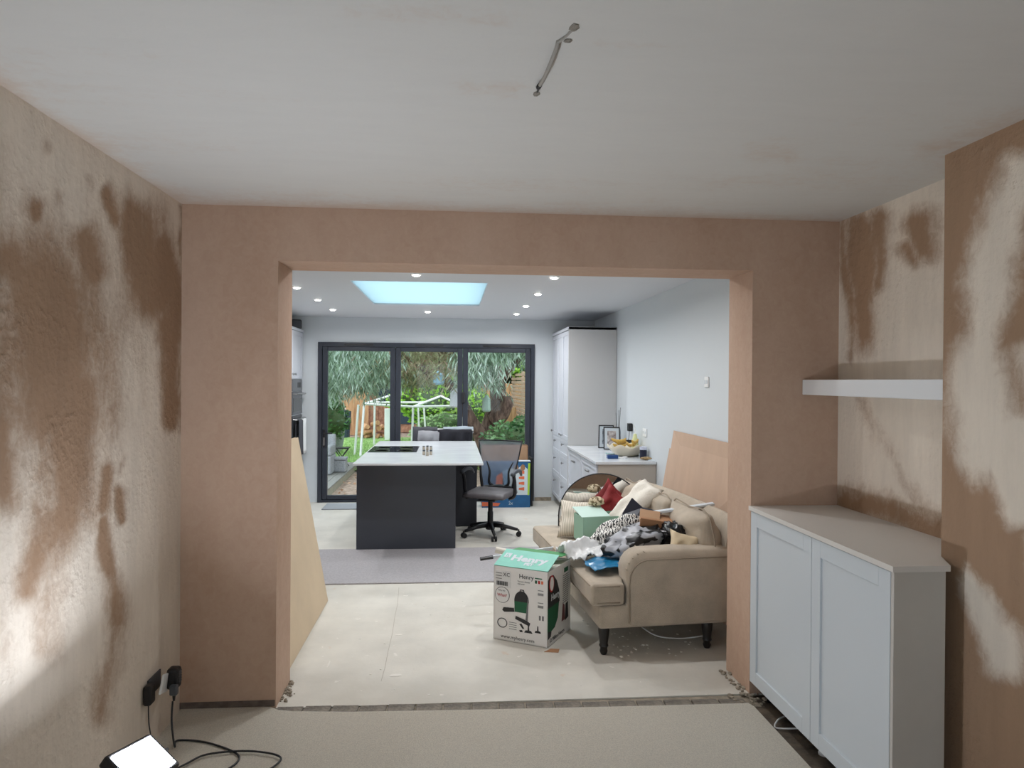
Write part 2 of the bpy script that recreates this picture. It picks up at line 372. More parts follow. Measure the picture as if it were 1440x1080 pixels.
def crumple(w, d, amp, n=26, fx=5., seed=0, h=lambda u, v: 0, T=None, edge=.15):
    bm = bmesh.new(); g = []
    for i in range(n+1):
        row = []
        for j in range(n+1):
            u, v = 2*i/n-1, 2*j/n-1
            p = Vector((u*fx*.5+seed*3.1, v*fx*.5-seed, seed))
            a = abs(noise.noise(p))*1.6+abs(noise.noise(p*2.3))*.8+.3*noise.noise(p*5)
            ex = 1+edge*noise.noise(Vector((math.atan2(v, u)*1.5, seed, 3)))*2
            row.append(bm.verts.new(Vector((u*w/2*ex+.3*amp*noise.noise(p*2+Vector((9, 0, 0))), v*d/2*ex+.3*amp*noise.noise(p*2+Vector((0, 9, 0))), amp*a+h(u, v)))))
        g.append(row)
    for i in range(n):
        for j in range(n): bm.faces.new((g[i][j], g[i+1][j], g[i+1][j+1], g[i][j+1]))
    if T is not None:
        for v in bm.verts: v.co = T @ v.co
    return bm
def blob(w, d, h, amp=.25, fx=2., seed=0, sub=4, c=(0, 0, 0), T=None, bm=None):
    bm = bm or bmesh.new(); g = bmesh.ops.create_icosphere(bm, subdivisions=sub, radius=1)['verts']
    for v in g:
        p = v.co.copy(); k = 1+amp*(noise.noise(p*fx+Vector((seed, 0, 0)))+.5*noise.noise(p*fx*2.4+Vector((0, seed, 0)))+.35*abs(noise.noise(p*fx*5)))
        v.co = Vector((p.x*w/2*k+c[0], p.y*d/2*k+c[1], p.z*h/2*k+c[2]))
        if T is not None: v.co = T @ v.co
    return bm
def TR(loc, rx=0, ry=0, rz=0): return Matrix.Translation(loc) @ Matrix.Rotation(rz, 4, 'Z') @ Matrix.Rotation(ry, 4, 'Y') @ Matrix.Rotation(rx, 4, 'X')
def text(s, size, mat, parent, M4, name='lettering', depth=.0006, label=None, bold=0, sx=1.):
    cu = bpy.data.curves.new('lettering', 'FONT'); cu.body = s; cu.size = size; cu.extrude = depth; cu.offset = bold; cu.resolution_u = 2
    t = bpy.data.objects.new('lettering', cu); COL.objects.link(t)
    dg = bpy.context.evaluated_depsgraph_get(); me = bpy.data.meshes.new_from_object(t.evaluated_get(dg)); bpy.data.objects.remove(t)
    me.transform(M4 @ Matrix.Diagonal((sx, 1, 1, 1))); o = link(name, me, mat, parent)
    me.materials.clear(); me.materials.append(mat)
    if label: o['label'] = label
    return o
# ------------------------------------------------------------------ room shell
CZ = 2.62          # front room ceiling
XL, XA, XC = -1.39, 2.15, 1.93
YP, YQ = 3.80, 4.13
OX0, OX1, OZ = -.905, 1.652, 2.338
YB = -2.6          # rear wall behind the camera
def seg_d(P, a, b):
    a = np.array(a, float); b = np.array(b, float); ab = b-a; t = np.clip(((P-a)@ab)/max(ab@ab, 1e-9), 0, 1)
    return np.hypot(*(P-a-t[..., None]*ab).T).T, t
def stain_shade(P, caps, polys=()):
    v = np.zeros(P.shape[:-1])
    for c in caps:
        (a, b, ra, rb), k = c[:4], (c[4] if len(c) > 4 else 1.)
        d, t = seg_d(P, a, b); r = ra+(rb-ra)*t
        v = np.maximum(v, k*np.clip(1.08-.54*d/r, 0, 1)) if k > 0 else v+k*np.clip(1.3-.8*d/r, 0, 1)
    return v
Rn, Un, Fn = (np.array(q) for q in (RT, UP, fw))
def to_px(W3):
    d = W3-np.array((0, 0, H)); z = d@Fn; z = np.where(z < .15, .15, z)
    return np.stack([720+F*(d@Rn)/z, 540-F*(d@Un)/z], -1)
def grid_wall(name, o, u, v, nu, nv, mat, fn, parent=None, flip=False):
    o, u, v = (np.array(q, float) for q in (o, u, v))
    a, b = np.meshgrid(np.linspace(0, 1, nu+1), np.linspace(0, 1, nv+1), indexing='ij')
    W3 = o+a[..., None]*u+b[..., None]*v
    val = fn(W3).reshape(-1).astype(np.float32)
    idx = np.arange((nu+1)*(nv+1)).reshape(nu+1, nv+1)
    q = np.stack([idx[:-1, :-1], idx[1:, :-1], idx[1:, 1:], idx[:-1, 1:]], -1).reshape(-1, 4)
    if flip: q = q[:, ::-1]
    me = bpy.data.meshes.new(name); me.from_pydata(W3.reshape(-1, 3).tolist(), [], q.tolist())
    at = me.attributes.new('damp_shade', 'FLOAT', 'POINT'); at.data.foreach_set('value', val)
    ob = link(name, me, mat, parent)
    if parent is None: ob['kind'] = 'structure'
    return ob
capsL = [((60, 400), (60, 560), 90, 85), ((0, 360), (90, 420), 45, 45), ((118, 330), (138, 385), 22, 26), ((44, 287), (43, 292), 15, 15), ((150, 272), (168, 312), 12, 14),
         ((195, 305), (212, 420), 30, 30), ((222, 350), (240, 470), 22, 18), ((238, 470), (243, 590), 14, 9), ((95, 560), (85, 700), 50, 38), ((75, 720), (35, 830), 34, 22), ((10, 600), (15, 700), 34, 26),
         ((148, 655), (143, 700), 12, 13), ((173, 680), (175, 720), 9, 7), ((146, 720), (148, 800), 9, 14), ((152, 800), (155, 880), 15, 17, .85), ((155, 880), (150, 1000), 18, 22, .7), ((60, 830), (60, 920), 26, 20, .6),
         ((-150, 300), (-120, 900), 110, 90), ((83, 268), (86, 275), 6, 6, .6), ((118, 250), (124, 262), 7, 7, .45), ((62, 205), (64, 210), 8, 8, .5),
         ((253, 290), (253, 620), 4, 3, .7), ((-600, 400), (-500, 900), 150, 120), ((175, 640), (170, 660), 5, 5, .5)]
capsA = [((1215, 330), (1212, 470), 26, 22), ((1245, 300), (1240, 400), 18, 14), ((1290, 310), (1305, 350), 20, 14), ((1275, 350), (1290, 365), 14, 10, .8), ((1190, 320), (1188, 500), 9, 7, .8), ((1200, 560), (1320, 740), 12, 12, .5), ((1190, 700), (1325, 750), 22, 22, .9)]  # last band paints the cabinet top's cast shadow; the others are damp
def warp(P, sc=.011, am=20, seed=0.):
    Q = P.reshape(-1, 2); o = np.array([noise.noise_vector(Vector((q[0]*sc, q[1]*sc*.55, seed)))[:2] for q in Q])+.5*np.array([noise.noise_vector(Vector((q[0]*sc*3, q[1]*sc*1.6, seed+5)))[:2] for q in Q])
    return (Q+o*am).reshape(P.shape)
def fnL(Wp): return stain_shade(warp(to_px(Wp)), capsL)
def fnA(Wp): return stain_shade(warp(to_px(Wp), seed=3), capsA)
capsCdry = [((1425, 240), (1395, 400), 20, 32), ((1395, 400), (1385, 500), 30, 22), ((1380, 520), (1395, 640), 34, 34), ((1360, 810), (1410, 930), 16, 24), ((1420, 620), (1440, 720), 30, 20), ((1470, 500), (1480, 800), 20, 20)]
def fnC(Wp): return 1.0-1.05*stain_shade(warp(to_px(Wp), seed=8), capsCdry)
grid_wall('wall_left', (XL, YB, 0), (0, YP-YB, 0), (0, 0, CZ), 260, 130, mWallL, fnL)
grid_wall('wall_right', (XA, 2.3, 0), (0, YP-2.3, 0), (0, 0, CZ), 80, 130, mWallR, fnA, flip=True)
ch = sroot('wall_right_chimney_breast')
grid_wall('breast_face', (XC, .9, 0), (0, 1.75, 0), (0, 0, CZ), 110, 140, mWallR, fnC, ch, True)
obj('breast_return', bxn(XC+.001, XA+.05, .9, 2.65, 0, CZ), mPart, ch)
struct('wall_right_rear', bxn(XA, XA+.1, YB, .9, 0, CZ), mPart)
# ceiling of the front room: faint pinkish damp towards the edges
def fnCe(Wp):
    x, y = Wp[..., 0], Wp[..., 1]
    e = np.minimum.reduce([x-XL, np.abs(YP-y)])
    v = .62*np.exp(-e/.07)+.22*np.clip((y-2.4)/1.4, 0, 1)
    P = to_px(Wp)
    v = v+.35*stain_shade(P, [((480, 20), (720, 32), 14, 14), ((650, 125), (720, 130), 10, 14), ((840, 62), (960, 68), 10, 6), ((1060, 210), (1110, 215), 16, 12), ((1300, 214), (1440, 170), 14, 22), ((1330, 216), (1345, 210), 18, 18)])
    return v
grid_wall('ceiling', (XL-.02, YB, CZ), (XA-XL+.04, 0, 0), (0, YP-YB+.02, 0), 150, 240, mCeil, fnCe, flip=True)
# partition with its wide opening
bm = bmesh.new()
prism(bm, [(XL-.4, 0), (OX0, 0), (OX0, OZ), (OX1, OZ), (OX1, 0), (XA+.4, 0), (XA+.4, CZ), (XL-.4, CZ)], YP, YQ, 'y')
struct('wall_middle', bm, mPart)
# unseen rear wall; its window is sized to fill the room with daylight
bm = bmesh.new()
box(bm, XL-.1, -1.15, YB-.12, YB, 0, CZ); box(bm, 1.65, XA+.1, YB-.12, YB, 0, CZ); box(bm, -1.15, 1.65, YB-.12, YB, 0, .70); box(bm, -1.15, 1.65, YB-.12, YB, 2.3, CZ)
struct('wall_rear', bm, mPart)
w = sroot('window_rear_fill', (0, YB, 0))
bm = bmesh.new()
for z in (.70, 2.24): box(bm, -1.15, 1.65, -.09, -.03, z, z+.06)
for x in (-1.15, -.22, .67, 1.59): box(bm, x, x+.06, -.09, -.03, .70, 2.3)
obj('window_frame', bm, mWhiteP, w)
obj('pane', bxn(-1.12, 1.62, -.065, -.055, .73, 2.27), mGlass, w)
obj('window_sill', bxn(-1.2, 1.7, -.12, .12, .66, .70, .008), mWhite, w)
# floors
struct('floor', bxn(XL-.05, XA+.1, YB, YP+.02, -.12, -.012), mBitumen)
bm = bmesh.new()
def edgeY(x): return 3.782-.032*(x+.9)
prism(bm, [(XL+.01, YB+.02), (1.60, YB+.02), (1.60, 3.62), (1.585, 3.66), (1.55, edgeY(1.6)-.045), (.9, edgeY(.9)-.058), (.2, edgeY(.2)-.066), (-.5, edgeY(-.5)-.066), (-.8, edgeY(-.8)-.05), (-.88, edgeY(-.86)-.03), (-.93, YP-.01), (XL+.01, YP-.005)], -.012, .014, 'z')
o = struct('floor_carpet', bm, mCarpet)
struct('floor_kitchen', bxn(-2.9, 2.2, 3.80, 10.2, -.15, 0.0), mScreed)
# brick course across the opening
bc = sroot('floor_brick_course')
obj('mortar_bed', bxn(-.92, 1.66, 3.66, 3.85, -.05, -.008), mMortar, bc)
x = -.90; k = 0
bmesh0 = None
while x < 1.60:
    L = .148+random.uniform(-.006, .006)
    o = obj('brick', bxn(0, L-.009, -.052, .042, -.045, random.uniform(.000, .006), .003, 1), mBrick, bc)
    o.location = (x, edgeY(x+.07)-.005, 0); o.rotation_euler.z = -.032+random.uniform(-.012, .012); x += L
# rough broken plaster edges at pier feet, crumbs
bm = bmesh.new()
for i in range(90):
    if i < 30: p = Vector((OX0+abs(random.gauss(0, .03)), random.uniform(3.86, 4.12), 0))
    elif i < 60: p = Vector((OX1-random.uniform(.0, .05), random.uniform(3.82, 4.1), 0))
    else: p = Vector((random.uniform(1.50, 1.72), random.uniform(3.66, 3.79), 0))
    s = random.uniform(.004, .014); blob(s*2, s*2, s*1.4, .5, 2, i, 1, (p.x, p.y, s*.4), bm=bm)
o = solo('plaster_rubble', bm, mMortar, 'crumbs of broken plaster along the feet of the opening piers', 'rubble'); o['kind'] = 'stuff'
# dark skirting gap below left pier
struct('trim_1', bxn(XL+.002, OX0-.004, YP-.006, YP-.001, .014, .045), M('scraped_base_edge', (104, 92, 84), .9, var=.3, scale=20))
# kitchen carpet band
solo('grey_carpet_strip', bxn(-2.2, 2.02, 6.055, 7.285, 0, .012, .004, 1), mRug, 'grey carpet strip laid across the screed floor in front of the island', 'carpet')
# kitchen shell
KZ = 2.60; YF = 10.15
DX0, DX1, DZ = -1.86, 1.185, 2.245
struct('wall_kitchen_left', bxn(-2.75, -2.65, YQ-.02, YF+.3, 0, KZ), mPaint)
struct('wall_kitchen_right', bxn(2.06, 2.5, YQ-.0, YF+.3, 0, KZ), mPaint)
struct('wall_kitchen_return', bxn(-2.7, -1.225, YQ, 5.40, 0, KZ), mPart)
bm = bmesh.new(); prism(bm, [(-2.75, 0), (DX0, 0), (DX0, DZ), (DX1, DZ), (DX1, 0), (2.1, 0), (2.1, KZ+.02), (-2.75, KZ+.02)], YF, YF+.3, 'y')
struct('wall_far', bm, mPaint)
SX0, SX1, SY0, SY1 = -.905, .32, 6.42, 8.40
bm = bmesh.new()
for a in ((-2.75, 2.2, YQ-.3, SY0), (-2.75, 2.2, SY1, YF+.3), (-2.75, SX0, SY0, SY1), (SX1, 2.2, SY0, SY1)): box(bm, a[0], a[1], a[2], a[3], KZ, KZ+.1)
struct('ceiling_kitchen', bm, mPaintC)
w = sroot('window_2', (0, 0, 0))
bm = bmesh.new()
for a in ((SX0-.06, SX1+.06, SY0-.06, SY0), (SX0-.06, SX1+.06, SY1, SY1+.06), (SX0-.06, SX0, SY0, SY1), (SX1, SX1+.06, SY0, SY1)): box(bm, a[0], a[1], a[2], a[3], KZ+.1, KZ+.16)
obj('window_frame', bm, mWhiteP, w); obj('pane', bxn(SX0-.02, SX1+.02, SY0-.02, SY1+.02, KZ+.015, KZ+.025), mSkyGlass, w, label='milky cyan skylight pane')
struct('baseboard_far', bxn(1.20, 1.44, YF-.012, YF-.001, 0, .05), mMortar)
# ------------------------------------------------------------------ bifold doors
dr = sroot('door_1', (0, YF-.03, 0))
bm = bmesh.new()
box(bm, DX0, DX0+.055, -.0, .09, .0, DZ); box(bm, DX1-.055, DX1, 0, .09, 0, DZ); box(bm, DX0+.055, DX1-.055, 0, .09, DZ-.06, DZ); box(bm, DX0+.055, DX1-.055, 0, .09, 0, .035)
obj('door_frame', bm, mAnth, dr, label='anthracite outer frame')
xs = [DX0+.057, -.79, .158, DX1-.057]
for i in range(3):
    a, b = xs[i]+.002, xs[i+1]-.002
    bm = bmesh.new(); y0, y1 = .012, .075; zt, zb = DZ-.062, .037; fwd = .072
    box(bm, a, a+fwd, y0, y1, zb, zt, .004, 1); box(bm, b-fwd, b, y0, y1, zb, zt, .004, 1); box(bm, a+fwd, b-fwd, y0, y1, zt-.06, zt, .004, 1); box(bm, a+fwd, b-fwd, y0, y1, zb, zb+.06, .004, 1)
    lf = obj('door_leaf', bm, mAnth, dr)
    obj('pane', bxn(a+fwd-.01, b-fwd+.01, .04, .046, zb+.05, zt-.05), mGlass, lf)
    obj('trickle_vent', bxn((a+b)/2-.2, (a+b)/2+.2, -.012, 0, DZ-.045, DZ-.022, .003, 1), mBlack, dr)
    if i == 0:
        bm = bmesh.new(); box(bm, a+.018, a+.045, -.012, .012, .78, 1.02, .004, 1); tube(bm, [(a+.03, -.012, .97), (a+.03, -.05, .97), (a+.15, -.05, .972)], .01, 8)
        obj('handle', bm, mBlack, lf); obj('lock_plate', bxn(a+.02, a+.043, -.016, -.012, .80, .91), mSteel, lf)
    if i == 2:
        bm = bmesh.new(); box(bm, a-.02, a+.03, -.035, .01, 1.40, 1.56, .012, 2); obj('handle', bm, mBlack, lf)
# ------------------------------------------------------------------ garden
gz = -.12
struct('ground', bxn(-14, 14, YF+.3, 34, gz-.3, gz-.02), mSoil)
bm = bmesh.new(); N = 60
vs = [[bm.verts.new((-9+i*.3, 14.2+.02*i+j*.2+.25*math.sin(i*.5)*(j == 0), gz+.02+.03*noise.noise(Vector((i*.3, j*.3, 0))))) for j in range(42)] for i in range(N)]
for i in range(N-1):
    for j in range(41): bm.faces.new((vs[i][j], vs[i+1][j], vs[i+1][j+1], vs[i][j+1]))
struct('ground_lawn', bm, mGrass, smooth=True)
def blades(name, n, pf, hgt, wid, mat, label, cat, droop=0, parent=None, tilt=.5):
    """n separate leaves as quads pairs; pf -> base points (n,3); hgt,wid arrays"""
    P = pf(n); n = len(P); az = RNG.uniform(0, 2*PI, n); L = RNG.uniform(hgt[0], hgt[1], n); Wd = RNG.uniform(wid[0], wid[1], n)
    d = np.stack([np.cos(az)*tilt*RNG.uniform(.2, 1, n), np.sin(az)*tilt*RNG.uniform(.2, 1, n), np.full(n, -1. if droop else 1.)], -1)
    if droop == 2: d = np.stack([np.cos(az), np.sin(az), RNG.uniform(-.6, .6, n)], -1)
    d /= np.linalg.norm(d, axis=1)[:, None]
    a2 = az+RNG.uniform(.6, 2.4, n); s = np.cross(d, np.stack([np.cos(a2), np.sin(a2), RNG.uniform(-.4, .4, n)], -1)); s /= np.linalg.norm(s, axis=1)[:, None]
    nn = np.cross(d, s)
    v = np.empty((n, 5, 3)); l_ = L[:, None]; w_ = Wd[:, None]
    v[:, 0] = P; v[:, 1] = P+d*l_*.45-s*w_*.5+nn*w_*.1; v[:, 2] = P+d*l_*.45+s*w_*.5+nn*w_*.1; v[:, 3] = P+d*l_+nn*l_*.08; v[:, 4] = P+d*l_*.5
    base = np.arange(n)[:, None]*4; f = np.concatenate([base+np.array([[0, 1, 2]]), base+np.array([[1, 3, 2]])], 0)
    vv = v[:, :4].reshape(-1, 3); me = bpy.data.meshes.new(name)
    me.vertices.add(len(vv)); me.vertices.foreach_set('co', vv.astype(np.float32).ravel())
    me.loops.add(len(f)*3); me.loops.foreach_set('vertex_index', f.ravel().astype(np.int32))
    me.polygons.add(len(f)); me.polygons.foreach_set('loop_start', np.arange(0, len(f)*3, 3, dtype=np.int32)); me.update(calc_edges=True); me.validate()
    o = link(name, me, mat, parent); o['kind'] = 'stuff'
    if parent is None: tag(o, label, cat)
    return o
blades('grass_blades', 16000, lambda n: np.stack([RNG.uniform(-5.5, 3.5, n), 14.4+RNG.beta(1, 1.8, n)*8, np.full(n, gz+.01)], -1), (.05, .12), (.01, .02), mGrassB, 'bright green lawn grass beyond the deck', 'grass')
blades('fallen_leaves', 900, lambda n: np.stack([RNG.uniform(-5, 2, n), np.where(RNG.random(n) < .5, RNG.uniform(10.6, 14.2, n), RNG.uniform(21.8, 23.4, n)), np.full(n, gz-.01)], -1), (.03, .08), (.02, .05), leafmat('dead_leaves', [(150, 110, 80), (200, 160, 130), (214, 190, 170)], .8), 'brown fallen leaves scattered on the soil beyond the doors', 'leaves', 2)
# raised deck at left
dk = thing('timber_deck', 'weathered grey raised timber deck left of the gravel outside the doors', 'deck', (-1.93, 10.5, 0))
obj('deck_side', bxn(-.03, 0, 0, 4.6, gz-.02, -.03), mDeckS, dk, label='mossy side board')
for i in range(14): obj('deck_board', bxn(-(i+1)*.145+.004, -i*.145, 0, 4.6, -.03, -.005, .004, 1), mDeck, dk)
# rattan box, side table, rattan chair, planter on the deck
t = thing('storage_box', 'grey rattan storage box on the deck behind the folding table', 'box', tuple(atZ(478, 663, 0)))
obj('body', bxn(-.17, .12, -.12, .14, 0, .22, .02), mRattan, t); obj('lid', bxn(-.18, .13, -.13, .15, .222, .27, .015), mRattan, t)
p = atZ(484, 656, 0)
t = thing('folding_table', 'small black folding side table standing between storage box and lawn', 'table', (p.x-.03, p.y, 0))
obj('tabletop', bxn(-.17, .13, -.12, .12, .36, .38, .004), mBlack, t)
for s in (-1, 1):
    for q in (-.1, .1): obj('leg', tube(bmesh.new(), [(-s*.13-.02, q, .0), (s*.13-.02, q, .36)], .009, 6), mBlack, t)
p = atZ(469, 668, 0)
t = thing('rattan_chair', 'grey rattan garden armchair at the left edge of the glass', 'chair', (p.x, p.y+.3, 0))
obj('base', bxn(-.5, -.05, -.3, .3, 0, .34, .03), mRattan, t); obj('arm', bxn(-.15, -.05, -.3, .3, .34, .52, .03), mRattan, t); obj('backrest', bxn(-.5, -.05, .2, .32, .34, .7, .03), mRattan, t)
t = thing('planter', 'round grey planter pot in front of the left hedge', 'planter', tuple(atZ(472, 637, gz)))
obj('pot', lathe(bmesh.new(), [(.13, 0), (.2, .3), (.22, .52), (.23, .56), (.19, .56), (.18, .5)], seg=16), mRattan, t, smooth='auto')
# fences
fn = thing('board_fence', 'orange vertical board fence along the back of the garden', 'fence', (0, 24, gz))
for i in range(74):
    x = -7+i*.152
    obj('board', bxn(x, x+.145, -.01+.012*(i % 2), .01+.012*(i % 2), 0, 1.75+random.uniform(-.02, .02)), mFence, fn)
for z in (.3, 1.4): obj('rail', bxn(-7, 4.2, .03, .08, z, z+.09), mFence, fn)
fs = thing('low_fence', 'short orange board fence seen left of the bark trunk', 'fence', (1.0, 20.5, gz), -1.05)
for i in range(20): obj('board', bxn(-1.5+i*.15, -1.5+i*.15+.143, -.012, .012, 0, 1.35-.012*i), mFence, fs)
fr = thing('slatted_fence', 'pale horizontal slat fence above the laurel bush at right', 'fence', (1.78, 21.0, gz), -math.atan2(7.0, .35))
for i in range(19): obj('slat', bxn(0, 7.2, -.012, .012, .08+i*.105, (.08+i*.105+.074), .004, 1), mFenceR, fr)
for x in (0, 1.8, 3.6, 5.4, 7.1): obj('fence_post', bxn(x, x+.08, .014, .09, 0, 2.1), mFenceR, fr)
# garden shed / neighbouring building
sh = thing('garden_room', 'red brown clad garden room with dark windows behind the back fence', 'building', (0, 25.2, gz))
obj('wall', bxn(-3.6, 1.6, 0, 3, 0, 2.35), mShed, sh)
for i in range(34): obj('cladding_board', bxn(-3.6+i*.153, -3.6+i*.153+.14, -.02, 0, 0, 2.35), mShed, sh)
bm = bmesh.new(); prism(bm, [(-3.9, 2.3), (1.9, 2.3), (1.2, 2.6), (-3.2, 2.6)], -.3, 3.2, 'y'); obj('roof', bm, M('dark_felt_roof', (74, 70, 68), .9), sh)
for (a, b, z0, z1) in ((-2.5, -2.12, 1.05, 1.95), (-1.72, -.85, .35, 1.9), (-.62, -.2, 1.05, 1.6), (.3, .6, .7, 1.7)):
    f = obj('window', bxn(a-.05, b+.05, -.05, -.02, z0-.05, z1+.05), mDarkG, sh); bm = bmesh.new(); box(bm, a, b, -.06, -.052, z0, z1); obj('pane', bm, mDarkG, f)
    obj('glazing_bar', bxn((a+b)/2-.015, (a+b)/2+.015, -.075, -.061, z0, z1), mAnth, f)
# cut the fence in front of the garden room so it shows: the fence only spans its sides
for o in list(fn.children):
    if o.name.startswith('board') and -2.75 < o.bound_box[0][0] < 1.2: bpy.data.objects.remove(o)
for o in list(fn.children):
    if o.name.startswith('rail'):
        me = o.data
        for v in me.vertices:
            if v.co.x > 0: v.co.x = -2.75
# bits in the far garden: log pile, white post, bin
lgp = thing('log_pile', 'heap of cut wood in front of the garden room', 'logs', (-2.4, 22.6, gz))
for i in range(14):
    q = Vector((random.uniform(-.4, .4), random.uniform(-.15, .15), .08+.13*(i//4))); d = Vector((random.uniform(-.3, .3), -.3, random.uniform(-.12, .12)))
    obj('log', tube(bmesh.new(), [q-d*.5, q+d*.5], random.uniform(.05, .085), 8), mFence, lgp)
solo('white_post', bxn(-2.02, -1.84, 21.8, 21.95, gz, .85, .01), mWhiteP, 'white upright panel standing on the far edge of the lawn', 'post')
solo('dark_bin', lathe(bmesh.new(), [(.16, 0), (.2, .8), (.2, .85), (.02, .9)], (-3.35, 22.8, gz), 12), mDarkG, 'dark round bin by the back fence behind the white poles', 'bin')
# white gazebo frame
gzb = thing('gazebo_frame', 'white metal gazebo frame without its canopy standing on the lawn', 'gazebo', (0, 0, 0))
def gp(px, py, y): return tuple(atY(px, py, y))
def pole(a, b, r=.03): obj('pole', tube(bmesh.new(), [a, b], r, 6), mWPole, gzb)
A1, A2, A3, A4 = gp(512, 568, 17.5), gp(581, 572, 17.5), gp(527, 566, 20), gp(650, 571, 17.5)
for top, (bx, by, yy) in ((A1, (507, 640, 17)), (A2, (579, 630, 17.5)), (A3, (526, 620, 20)), (A4, (652, 636, 17.5))):
    b = atZ(bx, by, gz); pole(top, (b.x, b.y if abs(b.y-yy) < .6 else yy, gz) if False else (atY(bx, 600, yy).x, yy, gz))
b = atY(499, 600, 17.6); pole(gp(504, 569, 17.6), (b.x, 17.6, gz))
pole(gp(588, 573, 18.2), (gp(591, 600, 18.2)[0], 18.2, gz), .025); pole(gp(596, 572, 19.2), (gp(600, 600, 19.2)[0], 19.2, gz), .025)
pole(A1, A2); pole(A2, A4); pole(A3, gp(600, 566, 20)); pole(A1, gp(553, 555, 18.5), .028); pole(A2, gp(620, 557, 18.5), .028); pole(gp(620, 557, 18.5), A4, .028); pole(A1, A3, .025)
# eucalyptus
tr = thing('eucalyptus_tree', 'large drooping eucalyptus with rough bark trunk filling the door glass', 'tree', tuple(atY(684, 650, 15))[0:2]+(gz,))
o0 = Vector(tr.location)
def L(px, py, y): return tuple(Vector(atY(px, py, y))-o0)
bm = bmesh.new()
tube(bm, [(0, 0, -.05), L(686, 615, 15), L(693, 585, 15), L(700, 562, 15), L(699, 540, 15), L(694, 515, 14.8), L(690, 480, 14.8), L(670, 420, 15)], [.26, .2, .17, .17, .17, .15, .13, .1], 14, smooth=4)
for v in bm.verts: v.co += v.co.normalized()*.05*noise.noise(v.co*5)
tk = obj('trunk', bm, mBark, tr, smooth=True)
bm = bmesh.new(); tube(bm, [L(696, 592, 14.9), L(706, 580, 14.8), L(713, 568, 14.7), L(713, 557, 14.7)], [.2, .17, .13, .09], 12, smooth=3)
for v in bm.verts: v.co += Vector((1, 1, 1))*.03*noise.noise(v.co*6)
obj('stub', bm, mBark, tr, smooth=True)
bm = bmesh.new(); tube(bm, [(-.02, -.1, 0), L(676, 615, 14.8), L(665, 595, 14.6), L(654, 575, 14.5), L(643, 552, 14.4), L(625, 535, 14.3), L(608, 530, 14.2), L(590, 515, 14.2), L(560, 495, 14)], [.17, .15, .13, .12, .1, .09, .07, .06, .04], 12, smooth=3)
obj('limb', bm, mBark, tr, smooth=True)
for pts, r in (([(694, 515, 14.8), (660, 500, 14.4), (600, 488, 14), (520, 470, 13.8), (470, 470, 13.6)], [.1, .08, .06, .05, .03]), ([(698, 540, 15), (725, 510, 14.8), (760, 480, 14.6)], [.08, .06, .03]), ([(608, 530, 14.2), (598, 520, 14.4), (585, 528, 14.5)], [.04, .03, .02]), ([(700, 520, 15), (690, 500, 14.2), (660, 470, 13.8)], [.08, .06, .04])):
    obj('branch', tube(bmesh.new(), [L(*q) for q in pts], r, 8, smooth=3), mBark, tr, smooth=True)
def sprays(n, regs, per=16, ld=.26):
    P = []
    for _ in range(n):
        x0, x1, y0, y1, a, b = random.choices(regs, [r[6] for r in regs])[0][:6]
        px = random.uniform(x0, x1); py = random.uniform(y0, y1); y = random.uniform(a, b)
        c = np.array(L(px, py, y)); az = random.uniform(0, 2*PI); ln = random.uniform(.25, .6)
        t = np.linspace(0, 1, per); q = c+np.stack([np.cos(az)*ln*.8*t, np.sin(az)*ln*.8*t, -.75*ln*t**2+.1*ln*t], -1)+RNG.normal(0, .045, (per, 3)); P.append(q)
    return np.concatenate(P)
R1 = [(425, 565, 440, 533, 12.6, 16.5, 3), (425, 520, 505, 543, 13.5, 15, .8), (650, 690, 470, 528, 12.8, 14.6, 1.2), (650, 760, 440, 497, 13, 16.5, 2), (660, 760, 440, 492, 13, 15.5, 1.2)]
R2 = [(550, 665, 440, 524, 13.0, 17, 3), (560, 600, 515, 530, 14, 17, .4)]
blades('foliage', 0, lambda n: sprays(1500, R1), (.10, .24), (.016, .034), mEuc, '', '', 1, tr, .9)
blades('foliage', 0, lambda n: sprays(800, R2), (.08, .18), (.014, .028), mEucB, '', '', 1, tr, 1.6)
def shrub(name, c, w, d, h, nleaf, ll, lw, mat, core, label, cat, seed=0, z0=None):
    z0 = gz if z0 is None else z0
    t = thing(name, label, cat, (c[0], c[1], z0))
    obj('inner_growth', blob(w*.9, d*.9, h*.92, .3, 2, seed, 4, (0, 0, h*.5)), core, t, smooth=True)
    if True:
        def pf(n):
            a = RNG.normal(size=(n, 3)); a /= np.linalg.norm(a, axis=1)[:, None]
            k = np.array([1+.3*(noise.noise(Vector(q)*2+Vector((seed, 0, 0)))+.5*noise.noise(Vector(q)*4.8+Vector((0, seed, 0)))) for q in a])*RNG.uniform(.88, 1.06, n)
            q = a*k[:, None]*np.array([w, d, h])/2+np.array([0, 0, h*.5]); return q[q[:, 2] > .02]
        blades('foliage', nleaf, pf, ll, lw, mat, '', '', 2, t)
    return t
shrub('laurel_bush', (1.35, 13.0), 1.45, 1.2, 1.12, 2900, (.06, .12), (.03, .06), mLaurel, mCore, 'glossy laurel bush at lower right of the door glass', 'bush', 1)
shrub('hedge_bush', (-3.45, 18.0), 1.6, 1.6, 1.95, 2600, (.08, .16), (.04, .07), mLaurel, mCore, 'dark leafy bush at the left edge behind the planter', 'bush', 2)
shrub('lime_shrub', (-.55, 21.5), 2.5, 1.2, 1.6, 2200, (.10, .18), (.06, .10), mLimeL, mCore, 'bright lime green shrub in front of the garden room', 'bush', 3, .45)
shrub('lime_shrub', (.75, 19.0), .9, .8, 1.5, 900, (.08, .14), (.05, .09), mLimeL, mCore, 'small lime shrub beside the left of the trunk', 'bush', 4)
